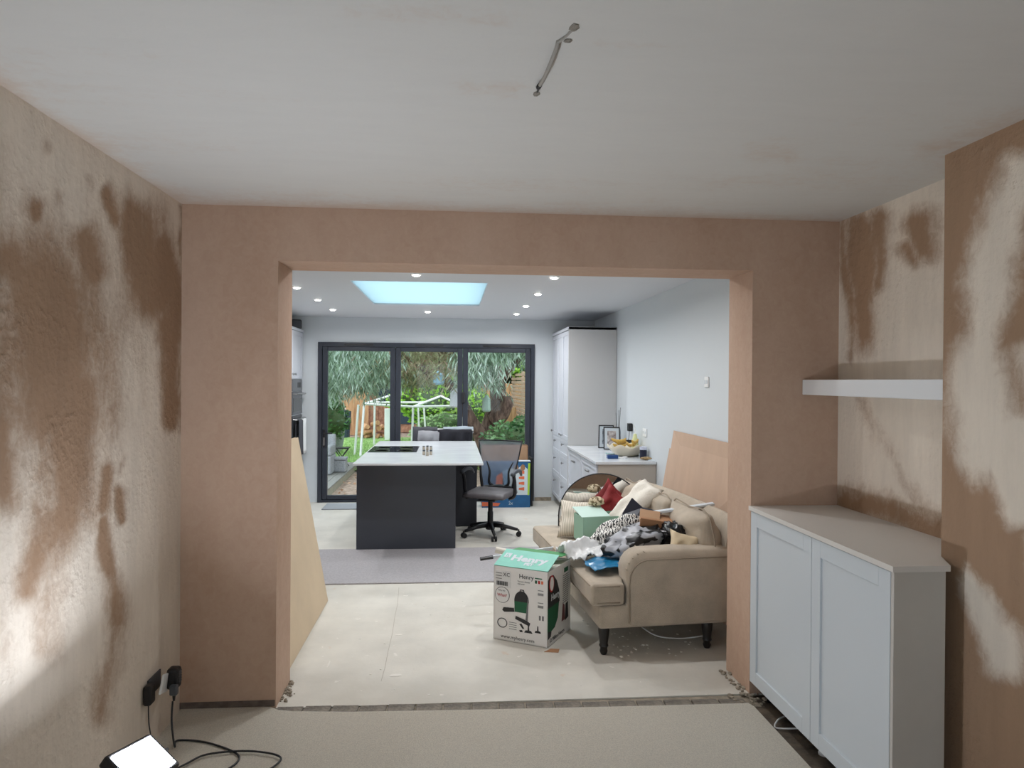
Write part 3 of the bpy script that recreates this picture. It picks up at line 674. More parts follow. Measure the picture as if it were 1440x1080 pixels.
shrub('pale_shrub', (-.1, 20.0), 1.8, .8, .9, 1300, (.06, .14), (.03, .06), leafmat('pale_leaves', [(110, 150, 90), (170, 200, 140), (200, 216, 170)], .5, .2), mCore, 'pale low shrub beyond the clothes airer', 'bush', 6)
shrub('climbing_ivy', (2.3, 20.4), 1.7, 1.2, 1.0, 1300, (.08, .15), (.05, .08), mLimeL, mCore, 'bright green climber on top of the slatted fence', 'bush', 7, 1.75)
for i, (x, y, w_, h_, mt, co, lb) in enumerate([(-5.5, 27, 6, 7.5, mEuc, mCore, 'grey green tree at left beyond the back fence'), (-1, 29.5, 6.5, 7.5, mEucB, mCoreB, 'brownish tree above the garden room'), (4.2, 28, 6, 8, mHedge, mCore, 'dark green tree at right beyond the slatted fence'), (-9.5, 24, 5, 7, mHedge, mCore, 'dark tree furthest left beyond the lawn'), (8.5, 25, 5, 7, mHedge, mCore, 'dark tree furthest right outside the doors')]):
    shrub('background_tree', (x, y), w_, 3.6, h_, 9000, (.2, .42), (.06, .12), mt, co, lb, 'tree', 10+i)
t = thing('neighbour_house', 'dark neighbouring house side seen above the slatted fence', 'building', (3.35, 23.5, gz))
obj('wall', bxn(-.75, 1.5, 0, 4, 0, 4.5), M('dark_render', (84, 84, 88), .9), t); obj('downpipe', tube(bmesh.new(), [(-.7, -.06, 0), (-.7, -.06, 4.4)], .05, 8), mAnth, t)
def hang(name, px, py, y, label, cat, h=.3, r=.09, mat=mRattan):
    c = atY(px, py, y); t = thing(name, label, cat, tuple(c))
    obj('body', lathe(bmesh.new(), [(r*.7, 0), (r, .03), (r*.92, h*.7), (r, h*.72), (r*.2, h)], seg=10), mat, t); obj('hanger', tube(bmesh.new(), [(0, 0, h-.01), (0, 0, h+.35)], .006, 5), mBlack, t)
    return t
hang('hanging_lantern', 684, 579, 14.4, 'small glass lantern hanging beside the trunk', 'lantern', .34, .09, M('pale_lantern_glass', (150, 176, 160), .3))
hang('bird_feeder', 641, 573, 14.0, 'white bird feeder hanging left of the middle mullion', 'feeder', .38, .12, M('pale_feeder', (204, 208, 212), .4))
hang('wind_chime', 617, 541, 13.4, 'pale blue spiral ornament hanging from the eucalyptus limb', 'ornament', .26, .11, M('pale_blue_glass', (150, 190, 212), .2))
# ------------------------------------------------------------------ kitchen ceiling lights
spots = [(-.30, 5.97), (.86, 5.98), (-1.48, 6.95), (-1.47, 7.97), (-1.49, 9.07), (-.31, 9.16), (.86, 7.12), (.86, 8.28), (.84, 9.27), (-1.48, 5.0), (-.30, 4.75), (.86, 4.8), (1.6, 5.6)]
spl = ['nearest row left of centre above the carpet strip', 'nearest to the camera right of the skylight', 'beside the oven unit, nearest of the left row', 'middle of the left row', 'furthest of the left row near the doors', 'centred between skylight and bifold doors', 'second of the right row beside the skylight', 'third of the right row', 'furthest of the right row near the tall cupboard'] + ['hidden behind the opening head at left', 'hidden behind the opening head at centre', 'hidden behind the opening head at right', 'above the leaning board at right']
dl = None
for (x, y), s_ in zip(spots[:12], spl):
    if dl is None:
        dl = thing('downlight', '', 'light', (x, y, KZ), 0, 'recessed kitchen downlights')
        obj('bezel', lathe(bmesh.new(), [(.036, -.006), (.046, -.005), (.047, 0), (.036, 0)], seg=20), mWhiteP, dl, smooth='auto')
        obj('lens', lathe(bmesh.new(), [(.015, -.016), (.028, -.012), (.0355, -.001)], seg=20), mGlow, dl); c = dl
    else: c = copy_tree(dl, loc=(x, y, KZ))
    c['label'] = 'round white ceiling downlight, '+s_
    ld = bpy.data.lights.new('downlight_beam', 'AREA'); ld.shape = 'DISK'; ld.size = .07; ld.energy = SPOT_WATTS; ld.color = (.98, .985, 1.0); ld.spread = math.radians(165)
    lo = bpy.data.objects.new('downlight_beam', ld); COL.objects.link(lo); lo.location = (0, 0, -.018); lo.parent = c
# ------------------------------------------------------------------ island
isl = thing('kitchen_island', 'dark grey kitchen island with white marbled worktop and deep overhang', 'island', (0, 7.25, 0))
obj('worktop', bxn(-.94, .315, -.33, 2.18, .895, .92, .004, 1), mQuartz, isl)
obj('end_panel', bxn(-.945, .05, 0, .025, .01, .894, .002, 1), mIsland, isl, label='glossy dark grey end panel')
obj('carcass', bxn(-.90, .045, .03, 2.05, .09, .893), mIslandD, isl)
obj('plinth', bxn(-.86, .02, .06, 2.0, 0, .09), mIslandD, isl)
obj('end_cupboard', bxn(.05, .305, 1.12, 2.05, .01, .893, .002, 1), mIslandD, isl)
for i in range(3): obj('door', bxn(-.925, -.902, .05+i*.66, .70+i*.66, .1, .88, .003, 1), mIsland, isl)
hb = thing('hob', 'black glass hob set in the island worktop', 'hob', (-.65, 8.28, .9205))
obj('glass_top', bxn(-.27, .27, -.34, .36, 0, .005, .002, 1), mHob, hb)
for a, b in ((-.13, -.16), (-.13, .17), (.13, -.16), (.13, .17)): obj('ring', lathe(bmesh.new(), [(.085, .005), (.085, .0055), (.082, .0055), (.082, .005)], (a, b, 0), 28), mInk2, hb)
for i, (px, py) in enumerate([(596, 640), (601, 641), (606, 640), (596, 634), (601, 633.5), (606, 634)]):
    p = atZ(px, py, .92); nm = ['front left', 'front middle', 'front right', 'back left', 'back middle', 'back right'][i]
    t = thing('spice_jar', f'{nm} of six little glass spice jars on the island', 'jar', (p.x, p.y, .9205), 0, 'small glass jars on the island')
    obj('jar', lathe(bmesh.new(), [(.014, 0), (.016, .004), (.016, .035), (.012, .042)], seg=12), M('spice_glass', (170, 160, 145), .2), t, smooth='auto'); obj('lid', lathe(bmesh.new(), [(.014, .042), (.014, .056)], seg=12), mSteel if i % 2 else mGreyP, t)
# ------------------------------------------------------------------ tall cupboard, base run, oven unit
def shaker(name, par, x, y0, y1, z0, z1, mat, facing=-1, knob=None, cup=None, st=.055, sunk=.009, th=.02):
    """shaker panel on a plane of constant x; facing -1 looks towards -x"""
    bm = bmesh.new(); a, b = (x-th, x) if facing < 0 else (x, x+th)
    for q in ((y0, y0+st, z0, z1), (y1-st, y1, z0, z1), (y0+st, y1-st, z0, z0+st), (y0+st, y1-st, z1-st, z1)): box(bm, a, b, q[0], q[1], q[2], q[3], .0012, 1)
    if facing < 0: box(bm, a+sunk, b, y0+st, y1-st, z0+st, z1-st)
    else: box(bm, a, b-sunk, y0+st, y1-st, z0+st, z1-st)
    d = obj(name, bm, mat, par)
    if knob:
        ky, kz = knob; bm = bmesh.new(); lathe(bm, [(.006, 0), (.006, .018), (.016, .022), (.017, .03), (.008, .036)], seg=12, T=TR((a if facing < 0 else b, ky, kz), ry=-PI/2 if facing < 0 else PI/2)); obj('knob', bm, mSteel, d, smooth='auto')
    if cup:
        ky, kz = cup; bm = bmesh.new(); tube(bm, [(a-.001, ky-.045, kz), (a-.022, ky-.03, kz+.006), (a-.026, ky, kz+.01), (a-.022, ky+.03, kz+.006), (a-.001, ky+.045, kz)], .011, 8, smooth=3); obj('cup_handle', bm, mSteel, d, smooth=True)
    return d
TX = 1.47
tu = thing('tall_cupboard', 'tall pale grey shaker cupboard against the far right corner', 'cupboard', (0, 8.75, 0))
obj('carcass', bxn(TX+.002, 2.055, .02, 1.39, .1, 2.36), mCab, tu); obj('end_panel', bxn(TX-.022, 2.056, -.0, .02, .0, 2.40, .002, 1), mGreyEnd, tu, label='plain grey end panel')
obj('plinth', bxn(TX+.05, 2.055, .03, 1.39, 0, .1), mTaupe, tu); obj('cornice', bxn(TX-.03, 2.055, .0, 1.39, 2.362, 2.40, .004, 1), mCab, tu)
for y0, y1, kk in ((.03, .50, .42), (.505, .95, .58), (.955, 1.385, 1.3)):
    shaker('door', tu, TX, y0, y1, .97, 2.355, mCab, knob=(kk, 1.02))
for y0, y1 in ((.03, .69), (.695, 1.385)):
    shaker('drawer', tu, TX, y0, y1, .74, .965, mCab, knob=((y0+y1)/2, .9), st=.045)
    shaker('drawer', tu, TX, y0, y1, .43, .735, mCab, knob=((y0+y1)/2, .66), st=.045); shaker('drawer', tu, TX, y0, y1, .11, .425, mCab, knob=((y0+y1)/2, .35), st=.045)
sb = thing('base_units', 'run of pale grey drawer units with white worktop beside the tall cupboard', 'cabinet', (0, 7.0, 0))
obj('carcass', bxn(TX+.002, 2.055, .02, 1.745, .1, .888), mCab, sb); obj('end_panel', bxn(TX-.005, 2.056, 0, .02, 0, .889, .002, 1), mTaupe, sb, label='taupe end panel')
obj('plinth', bxn(TX+.05, 2.055, .03, 1.745, 0, .1), mTaupe, sb); obj('worktop', bxn(TX-.035, 2.057, -.02, 1.747, .89, .92, .003, 1), mQuartz, sb)
for y0, y1 in ((.025, .87), (.90, 1.74)):
    shaker('drawer', sb, TX, y0, y1, .40, .88, mCab, cup=((y0+y1)/2, .77)); shaker('drawer', sb, TX, y0, y1, .11, .395, mCab, cup=((y0+y1)/2, .33))
ov = thing('oven_cupboard', 'tall pale cupboard with built-in ovens at the left of the kitchen', 'cupboard', (-2.09, 9.5, 0))
obj('carcass', bxn(-.56, 0, -.9, .63, 0, 2.36), mCab, ov); obj('cornice', bxn(-.56, .03, -.9, .635, 2.37, 2.41, .004, 1), mCab, ov)
shaker('door', ov, .0, .0, .62, 1.73, 2.365, mCab, 1, knob=(.08, 1.79)); shaker('door', ov, .0, -.62, -.01, 1.73, 2.365, mCab, 1, knob=(-.08, 1.79)); shaker('door', ov, 0, 0, .62, .1, .64, mCab, 1)
o1 = obj('microwave_oven', bxn(.0, .02, .01, .61, 1.565, 1.72, .003, 1), M('grey_steel_front', (116, 118, 122), .35, .6), ov, label='grey steel control panel'); obj('display', bxn(.02, .022, .3, .5, 1.61, 1.68), mBlack, o1)
o2 = obj('oven_door', bxn(0, .02, .01, .61, 1.25, 1.56, .003, 1), M('grey_oven_front', (104, 106, 110), .3, .6), ov); obj('oven_window', bxn(.02, .022, .06, .56, 1.29, 1.47), mHob, o2)
obj('oven_handle', tube(bmesh.new(), [(.02, .05, 1.525), (.07, .05, 1.525), (.07, .57, 1.525), (.02, .57, 1.525)], .012, 8), mSteel, o2)
o3 = obj('oven_door', bxn(0, .02, .01, .61, .65, 1.235, .003, 1), M('dark_oven_front', (70, 72, 76), .3, .5), ov)
obj('oven_handle', tube(bmesh.new(), [(.02, .05, 1.19), (.07, .05, 1.19), (.07, .57, 1.19), (.02, .57, 1.19)], .012, 8), mSteel, o3)
def towel(y0, y1, z, lab, mat, seed):
    bm = bmesh.new(); n = 12; g = []
    for i in range(n+1):
        row = []
        for j in range(17):
            t_ = j/16; y = y0+(y1-y0)*i/n; w_ = .012*math.sin(i*1.5+seed)*t_
            if t_ < .42: q = (.05-.0+w_*.3-.0, y, z-.02-.42*(.42-t_)/.42*.8)
            elif t_ < .5: a = (t_-.42)/.08*PI; q = (.07-.02*math.cos(a), y, z-.02+.034*math.sin(a))
            else: q = (.095+w_, y+.012*math.sin(seed+t_*5), z-.02-.46*(t_-.5)/.5)
            row.append(bm.verts.new(Vector(q)+Vector((-2.09, 9.5, 0))))
        g.append(row)
    for i in range(n):
        for j in range(16): bm.faces.new((g[i][j], g[i+1][j], g[i+1][j+1], g[i][j+1]))
    solo('tea_towel', bm, mat, lab, 'towel', smooth=True, solid=.004)
towel(.30, .54, 1.195, 'white tea towel hanging over the lower oven handle', mWhiteP, 1); towel(.06, .27, 1.195, 'dark grey tea towel hanging over the lower oven handle', mDarkGr, 3)
t = thing('speaker', 'small black speaker on top of the oven cupboard', 'speaker', (-2.13, 9.98, 2.411), .3)
obj('body', bxn(-.07, .07, -.06, .06, 0, .13, .02), mBlack, t); obj('grille', bxn(-.055, .055, -.064, -.06, .015, .115, .002), mGreyP, t)
# ------------------------------------------------------------------ kitchen worktop clutter
def photo_frame(c, w, h, rz, lean, pm, lab):
    t = thing('photo_frame', lab, 'frame', c, rz, 'leaning picture frames on the worktop'); T = TR((0, 0, 0), rx=-lean); bm = bmesh.new()
    f = .03
    for q in ((-w/2, -w/2+.012, 0, h), (w/2-.012, w/2, 0, h), (-w/2, w/2, 0, .012), (-w/2, w/2, h-.012, h)): box(bm, q[0], q[1], 0, .018, q[2], q[3], .002, 1, T)
    obj('frame', bm, mInk, t); obj('mount', box(bmesh.new(), -w/2+.012, w/2-.012, .004, .014, .012, h-.012, T=T), mWhite, t); obj('photo', box(bmesh.new(), -w/2+.045, w/2-.045, .002, .0045, .05, h-.045, T=T), pm, t)
photo_frame((1.845, 8.38, .9215), .18, .28, -.12, -.14, mPhoto2, 'back one of two black framed pictures leaning on the worktop')
photo_frame((1.875, 8.20, .9215), .19, .27, -.3, -.16, mPhoto, 'front one of two black framed pictures leaning on the worktop')
bm = bmesh.new(); n = 36; rings = []
for r, z in ((.05, 0), (.11, .012), (.16, .06), (.20, .11)): rings.append([bm.verts.new((r*1.15*math.cos(2*PI*k/n)*(1), r*math.sin(2*PI*k/n), z+(.02*math.cos(6*2*PI*k/n) if z > .05 else 0)*(z/.11))) for k in range(n)])
for i in range(3):
    for k in range(n): bm.faces.new((rings[i][k], rings[i][(k+1) % n], rings[i+1][(k+1) % n], rings[i+1][k]))
bm.faces.new(rings[0])
for v in bm.verts: v.co = Vector((v.co.x*.9, v.co.y*.85, v.co.z))+Vector((1.875, 7.50, .9245))
solo('fruit_bowl', bm, M('cream_ceramic', (210, 202, 184), .35), 'wavy edged cream fruit bowl on the white worktop', 'bowl', smooth=True, solid=.006)
for i, (x, y, z, a) in enumerate([(1.80, 7.48, 1.035, .2), (1.82, 7.52, 1.065, .6), (1.79, 7.5, 1.09, -.1), (1.95, 7.47, 1.05, 1.2), (1.97, 7.5, 1.075, .9), (1.93, 7.53, 1.045, 2.)]):
    bm = tube(bmesh.new(), [(-.08, 0, .02), (-.05, 0, 0), (0, .01, -.01), (.05, 0, 0), (.08, 0, .025)], [.007, .017, .019, .016, .005], 8, smooth=3); bmesh.ops.transform(bm, matrix=TR((x, y, z), rz=a), verts=bm.verts)
    solo('banana', bm, mBanana, ('in the left bunch' if i < 3 else 'in the right bunch')+' of bananas, '+['lowest', 'middle', 'topmost', 'front', 'topmost', 'rear'][i]+' one in the cream bowl', 'fruit', 'bananas in the fruit bowl', smooth=True)
t = thing('bottle', 'pale yellow bottle standing by the wall behind the fruit bowl', 'bottle', (2.0, 7.62, .921))
obj('body', lathe(bmesh.new(), [(.04, 0), (.042, .01), (.036, .15), (.022, .2), (.018, .23)], seg=18), mYellowBr, t, smooth='auto'); obj('nozzle', tube(bmesh.new(), [(0, 0, .23), (0, 0, .29), (-.02, 0, .33)], .005, 8), mWhiteP, t)
t = thing('jar', 'dark navy jar with pale lid right of the fruit bowl', 'jar', (2.0, 7.28, .921))
obj('body', lathe(bmesh.new(), [(.035, 0), (.037, .01), (.037, .09)], seg=18), mNavyJ, t, smooth='auto'); obj('lid', lathe(bmesh.new(), [(.038, .09), (.038, .12), (.02, .125)], seg=18), M('pale_lilac_lid', (196, 200, 216), .4), t, smooth='auto')
t = thing('carton', 'small dark blue carton lying near the worktop front edge', 'box', (1.67, 7.27, .921), .05)
obj('carton_body', bxn(-.055, .055, -.03, .03, 0, .036, .003), M('dark_blue_card', (20, 62, 116), .4), t); obj('end_flap', bxn(.055, .058, -.028, .028, .002, .034), mWhite, t)
solo('white_lead', tube(bmesh.new(), [(1.74, 7.32, .928), (1.79, 7.28, .928), (1.84, 7.33, .93), (1.80, 7.36, .928)], .006, 6, smooth=4), mWhiteP, 'short coil of white lead right of the blue carton', 'cable')
t = thing('plug_adaptor', 'black plug adaptor in the wall near the tall cupboard', 'plug', (2.058, 7.98, 1.2)); obj('body', bxn(-.05, 0, -.035, .035, -.045, .045, .006), mBlack, t); obj('lead', tube(bmesh.new(), [(-.03, 0, -.045), (-.035, .02, -.15), (-.06, .05, -.277)], .003, 6, smooth=4), mCableK, t)
t = thing('utensil_stand', 'slim glass vase with thin grey stems by the tall cupboard', 'vase', (1.975, 8.3, .921)); obj('vase', lathe(bmesh.new(), [(.03, 0), (.035, .02), (.03, .2), (.022, .25)], seg=16), M('grey_glass', (150, 156, 164), .15), t, smooth='auto')
for dx, dy in ((-.01, 0), (.01, .01), (.0, -.012)): obj('stem', tube(bmesh.new(), [(dx*.3, dy*.3, .05), (dx*3, dy*2, .46+dx*3)], .004, 6), mSteel, t)
t = thing('tablet', 'dark folder leaning behind the bananas', 'folder', (1.98, 7.86, .921)); obj('cover', box(bmesh.new(), -.13, .06, 0, .01, 0, .15, .003, 1, T=TR((0, 0, 0), rx=-.35)), mInk, t)
solo('receipt', crumple(.12, .1, .01, 8, seed=4, T=TR((1.76, 7.7, .9215))), M('pale_teal_paper', (140, 166, 168), .7), 'small folded slip of paper between frames and bowl', 'paper', solid=.001)
solo('snack_packet', blob(.12, .07, .03, .35, 3, 8, 3, (1.985, 7.12, .938)), M('brown_packet', (150, 124, 84), .5, var=.3, scale=40), 'crumpled brown packet at the near wall end of the worktop', 'packet')
solo('white_card', bxn(1.99, 2.05, 7.02, 7.06, .921, .93, .002), mWhite, 'small white card beside the crumpled packet', 'card')
def switchplate(name, lab, cat, y, z, w, h, n):
    t = thing(name, lab, cat, (2.058, y, z)); obj('faceplate', bxn(-.01, 0, -w/2, w/2, -h/2, h/2, .003), mWhiteP, t)
    for i in range(n): obj('rocker', bxn(-.014, -.01, -w/2+w*(i+.5)/n-.01, -w/2+w*(i+.5)/n+.01, -.016, .016, .002, 1), mWhite, t)
switchplate('light_switch', 'white light switch on the pale wall above the leaning board', 'switch', 5.59, 1.722, .086, .086, 2)
switchplate('wall_socket', 'white double socket on the wall above the fruit bowl', 'socket', 7.42, 1.18, .146, .086, 2)
# ------------------------------------------------------------------ leaning boards
# left: plasterboard on the wall return
for i, (lab) in enumerate(('tan plasterboard sheet leaning behind the left pier, front one', 'tan plasterboard sheet hidden behind the front leaning one')):
    bx, tx = (-.945-.03*i, -1.175-.02*i); y0, y1 = 4.28, 5.62
    dxz = Vector((tx-bx, 0, 1.27)); T = Matrix.Translation((bx, 0, .004))
    n = Vector((1.27, 0, bx-tx)).normalized()*.0125
    bm = bmesh.new()
    P = [(bx, y0), (bx, y1), ]
    q = [Vector((bx, y0, .003)), Vector((bx, y1, .003)), Vector((tx, y1-.02, 1.273)), Vector((tx, y0, 1.273))]
    a = [bm.verts.new(v) for v in q]; b = [bm.verts.new(v-n) for v in q]
    bm.faces.new(a); bm.faces.new(b[::-1])
    for k in range(4): bm.faces.new((a[k], b[k], b[(k+1) % 4], a[(k+1) % 4]))
    solo('plasterboard_sheet', bm, mBoard, lab, 'board')
bm = bmesh.new(); q = [Vector((1.985, 4.30, .003)), Vector((1.85, 6.42, .003)), Vector((2.035, 6.38, 1.275)), Vector((2.035, 4.30, 1.275))]; n = Vector((-1.27, 0, .28)).normalized()*.0125
a = [bm.verts.new(v) for v in q]; b = [bm.verts.new(v-n) for v in q]; bm.faces.new(a); bm.faces.new(b[::-1])
for k in range(4): bm.faces.new((a[k], b[k], b[(k+1) % 4], a[(k+1) % 4]))
solo('plasterboard_sheet', bm, mBoardP, 'large pinkish board leaning on the wall behind the sofa', 'board')
bm = bmesh.new(); q = [Vector((1.92, 5.4, .003)), Vector((1.87, 6.60, .003)), Vector((2.04, 6.52, 1.10)), Vector((2.04, 5.4, 1.10))]
a = [bm.verts.new(v) for v in q]; b = [bm.verts.new(v-n) for v in q]; bm.faces.new(a); bm.faces.new(b[::-1])
for k in range(4): bm.faces.new((a[k], b[k], b[(k+1) % 4], a[(k+1) % 4]))
solo('plasterboard_offcut', bm, mBoardP, 'lower pinkish board just showing past the left edge of the large one', 'board')
# ------------------------------------------------------------------ office chair
och = thing('office_chair', 'black swivel office chair with grey mesh back beside the island', 'chair', (.44, 7.90, 0), 0)
bm = bmesh.new(); lathe(bm, [(.05, .07), (.055, .09), (.045, .14), (.032, .15), (.032, .26), (.026, .27), (.026, .42)], seg=16); obj('gas_lift', bm, mBlack, och, smooth='auto')
for k in range(5):
    a = -PI/2+.08+k*2*PI/5; d = Vector((math.cos(a), math.sin(a), 0))
    lg = obj('base_leg', tube(bmesh.new(), [d*.03+Vector((0, 0, .12)), d*.17+Vector((0, 0, .105)), d*.31+Vector((0, 0, .075))], [.03, .022, .016], 8), mBlack, och, smooth=True)
    bm = bmesh.new(); s = Vector((-d.y, d.x, 0)); c = d*.32
    for q in (-1, 1): tube(bm, [c+s*q*.008+Vector((0, 0, .028)), c+s*q*.028+Vector((0, 0, .028))], .0275, 14)
    tube(bm, [c+Vector((0, 0, .03)), c+Vector((0, 0, .078))], .008, 8); obj('castor', bm, mBlackR, lg)
CF = math.atan2(-.90, -.42)    # facing
Ts = TR((0, 0, 0), rz=CF+PI/2) # local -y is the front
bm = bmesh.new(); box(bm, -.25, .25, -.24, .22, .43, .505, .035, 4)
for v in bm.verts:
    v.co.z += .012*math.cos(v.co.x*6)-.02*max(0, (-v.co.y-.1))/.14*(v.co.z > .46); v.co = Ts @ v.co
obj('seat', bm, mSeat, och, smooth='auto')
obj('seat_plate', box(bmesh.new(), -.1, .1, -.12, .12, .395, .43, .008, 2, Ts), mBlack, och); obj('tilt_lever', tube(bmesh.new(), [Ts @ Vector((-.08, 0, .41)), Ts @ Vector((-.25, -.02, .405)), Ts @ Vector((-.29, -.02, .39))], .008, 8), mBlack, och)
def back_pt(u, v):   # u -1..1, v 0..1
    w_ = .19+.075*v**1.2; x = u*w_; z = .50+v*.53; y = .22+.07*v+.07*(1-u*u)*1.0-.06*math.exp(-((v-.3)/.25)**2)*(.5)
    return Ts @ Vector((x, y, z))
bm = bmesh.new(); g = [[bm.verts.new(back_pt(-1+2*i/14, j/14)) for j in range(15)] for i in range(15)]
for i in range(14):
    for j in range(14): bm.faces.new((g[i][j], g[i+1][j], g[i+1][j+1], g[i][j+1]))
obj('mesh_back', bm, mesh_m, och, smooth=True, label='translucent grey mesh panel')
bm = bmesh.new(); path = [back_pt(-1, v/10) for v in range(10, -1, -1)]+[back_pt(u/5, 0) for u in range(-4, 5)]+[back_pt(1, v/10) for v in range(0, 11)]
tube(bm, path, [.008+.022*max(0, 1-abs(i-15)/11) for i in range(len(path))], 8); tube(bm, [back_pt(-1+.2*i, 1) for i in range(11)], .008, 6)
obj('back_frame', bm, mBlack, och, smooth=True)
for s in (-1, 1):
    bm = bmesh.new()
    pts = [back_pt(s*.35, .02), back_pt(s*.62, .1), back_pt(s*.55, .34), back_pt(s*.72, .55)]
    tube(bm, pts, [.014, .016, .012, .006], 8, smooth=4); obj('back_brace', bm, mBlack, och, smooth=True)
    bm = bmesh.new(); pp = [Ts @ Vector(q) for q in ((s*.22, .0, .42), (s*.29, -.02, .46), (s*.30, -.04, .60), (s*.30, -.08, .70))]
    tube(bm, pp, [.016, .02, .02, .018], 8, smooth=4); pp = [Ts @ Vector(q) for q in ((s*.30, -.12, .70), (s*.30, .0, .725), (s*.30, .13, .715), (s*.29, .20, .66))]
    ar = obj('armrest', bm, mBlack, och, smooth=True)
    bm = tube(bmesh.new(), pp, [.02, .024, .022, .014], 8, smooth=4); obj('arm_pad', bm, mGreyP, ar, smooth=True)
# ------------------------------------------------------------------ boxes by the door
tb = thing('toy_box', 'blue white and lime toy carton standing behind the office chair', 'box', (.42, 9.62, 0), 0)
obj('carton_body', bxn(0, .655, 0, .12, 0, .62, .003, 1), mBlueC, tb)
def panel(name, par, poly, mat, y=-.0015, label=None): return obj(name, prism(bmesh.new(), poly, y, y+.0012, 'y'), mat, par, label=label)
panel('printed_panel', tb, [(.36, .17), (.62, .17), (.62, .52), (.55, .58), (.45, .50), (.38, .56), (.34, .4)], mPaleC); panel('printed_band', tb, [(.62, .15), (.645, .15), (.655, .60), (.625, .60)], mLime)
panel('printed_band', tb, [(0, .0), (.655, 0), (.655, .17), (.4, .13), (0, .03)], mBlueC, -.003); panel('printed_corner', tb, [(0, .02), (.22, .02), (.25, .06), (0, .08)], mOrange, -.0045)
panel('printed_figure', tb, [(.18, .12), (.26, .1), (.30, .3), (.27, .48), (.19, .42)], mOrange, -.003); panel('printed_window', tb, [(.28, .2), (.36, .2), (.36, .52), (.28, .5)], mBlueL, -.003)
for k in range(4): panel('printed_arrow', tb, [(.50, .24+k*.075), (.575, .23+k*.075), (.575, .275+k*.075), (.50, .265+k*.075)], mOrange, -.003)
for k, x in enumerate((.46, .55)): panel('printed_badge', tb, [(x-.03, .52), (x, .49), (x+.035, .52), (x+.03, .57), (x, .59), (x-.025, .56)], mKraft, -.003)
text('2x', .06, mWhite, tb, TR((.36, -.0045, .04), rx=PI/2))
obj('box_flap', box(bmesh.new(), .50, .66, -.005, .12, .622, .632, .002, 1), mWhite, tb)
solo('cardboard_sheet', box(bmesh.new(), .42, 1.07, 9.90, 9.915, .002, .83, .02, 2), mKraftL, 'plain tan cardboard sheet standing behind the toy carton', 'cardboard')
solo('black_flat_case', bxn(1.09, 1.12, 9.7, 10.05, .002, .66, .004), mBlackR, 'thin black panel on edge right of the toy carton', 'panel')
# door mat in front of doors
solo('door_mat', bxn(-1.70, -1.02, 9.55, 9.98, 0, .014, .004), M('grey_mat', (150, 154, 158), .9, bump=.4, bscale=200), 'thin grey door mat inside the left door leaf', 'mat')
# ------------------------------------------------------------------ clothes airer
ca = thing('clothes_airer', 'folding clothes airer with laundry between island and doors', 'airer', (-.08, 9.72, 0))
for x in (-.40, .36):
    for s in (-1, 1): obj('leg', tube(bmesh.new(), [(x, -s*.16, 0), (x, s*.12, 1.05)], .01, 6), mSteel, ca)
for y in (-.12, -.06, 0, .06, .12): obj('rail', tube(bmesh.new(), [(-.42, y, 1.05+.0*y), (.38, y, 1.05)], .007, 6), mWPole, ca)
def drape(x0, x1, y, z, dn, lab, mat, nm, seed=0, th=.008, rr=.03):
    bm = bmesh.new(); n = 18; g = []
    for i in range(n+1):
        row = []; u = i/n
        for j in range(21):
            t_ = j/20; a = noise.noise(Vector((u*4+seed, t_*3, seed)))
            if t_ < .42: q = (0, .5*rr+rr*.6, -dn*.7*(.42-t_)/.42)
            elif t_ < .58: b = (t_-.42)/.16*PI; q = (0, rr*math.cos(b), rr*math.sin(b)*.7)
            else: q = (0, -rr*1.1-.03*a, -dn*(t_-.58)/.42*(1+.15*a))
            row.append(bm.verts.new((x0+(x1-x0)*u+.02*a, y+q[1]+.012*math.sin(u*14+seed)*(1 if t_ > .6 else 0), z+q[2]+.012*a)))
        g.append(row)
    for i in range(n):
        for j in range(20): bm.faces.new((g[i][j], g[i+1][j], g[i+1][j+1], g[i][j+1]))
    solo(nm, bm, mat, lab, 'clothes', smooth=True, solid=th)
drape(-.51, -.18, 9.57, 1.075, .5, 'charcoal hooded top over the left end of the airer', mDarkGr, 'hooded_top', 2, .014)
drape(-.44, -.16, 9.50, 1.02, .42, 'light grey sweatshirt hanging on the front of the airer', mGreyCl, 'sweatshirt', 5, .014)
drape(-.17, .27, 9.50, 1.045, .42, 'black trousers hanging over the airer front right', mDarkCl, 'trousers', 8, .01)
drape(-.1, .30, 9.70, 1.06, .05, 'pale blue cloth laid flat along the top of the airer', M('pale_blue_cloth', (150, 160, 168), .9), 'cloth', 9, .006, .045)
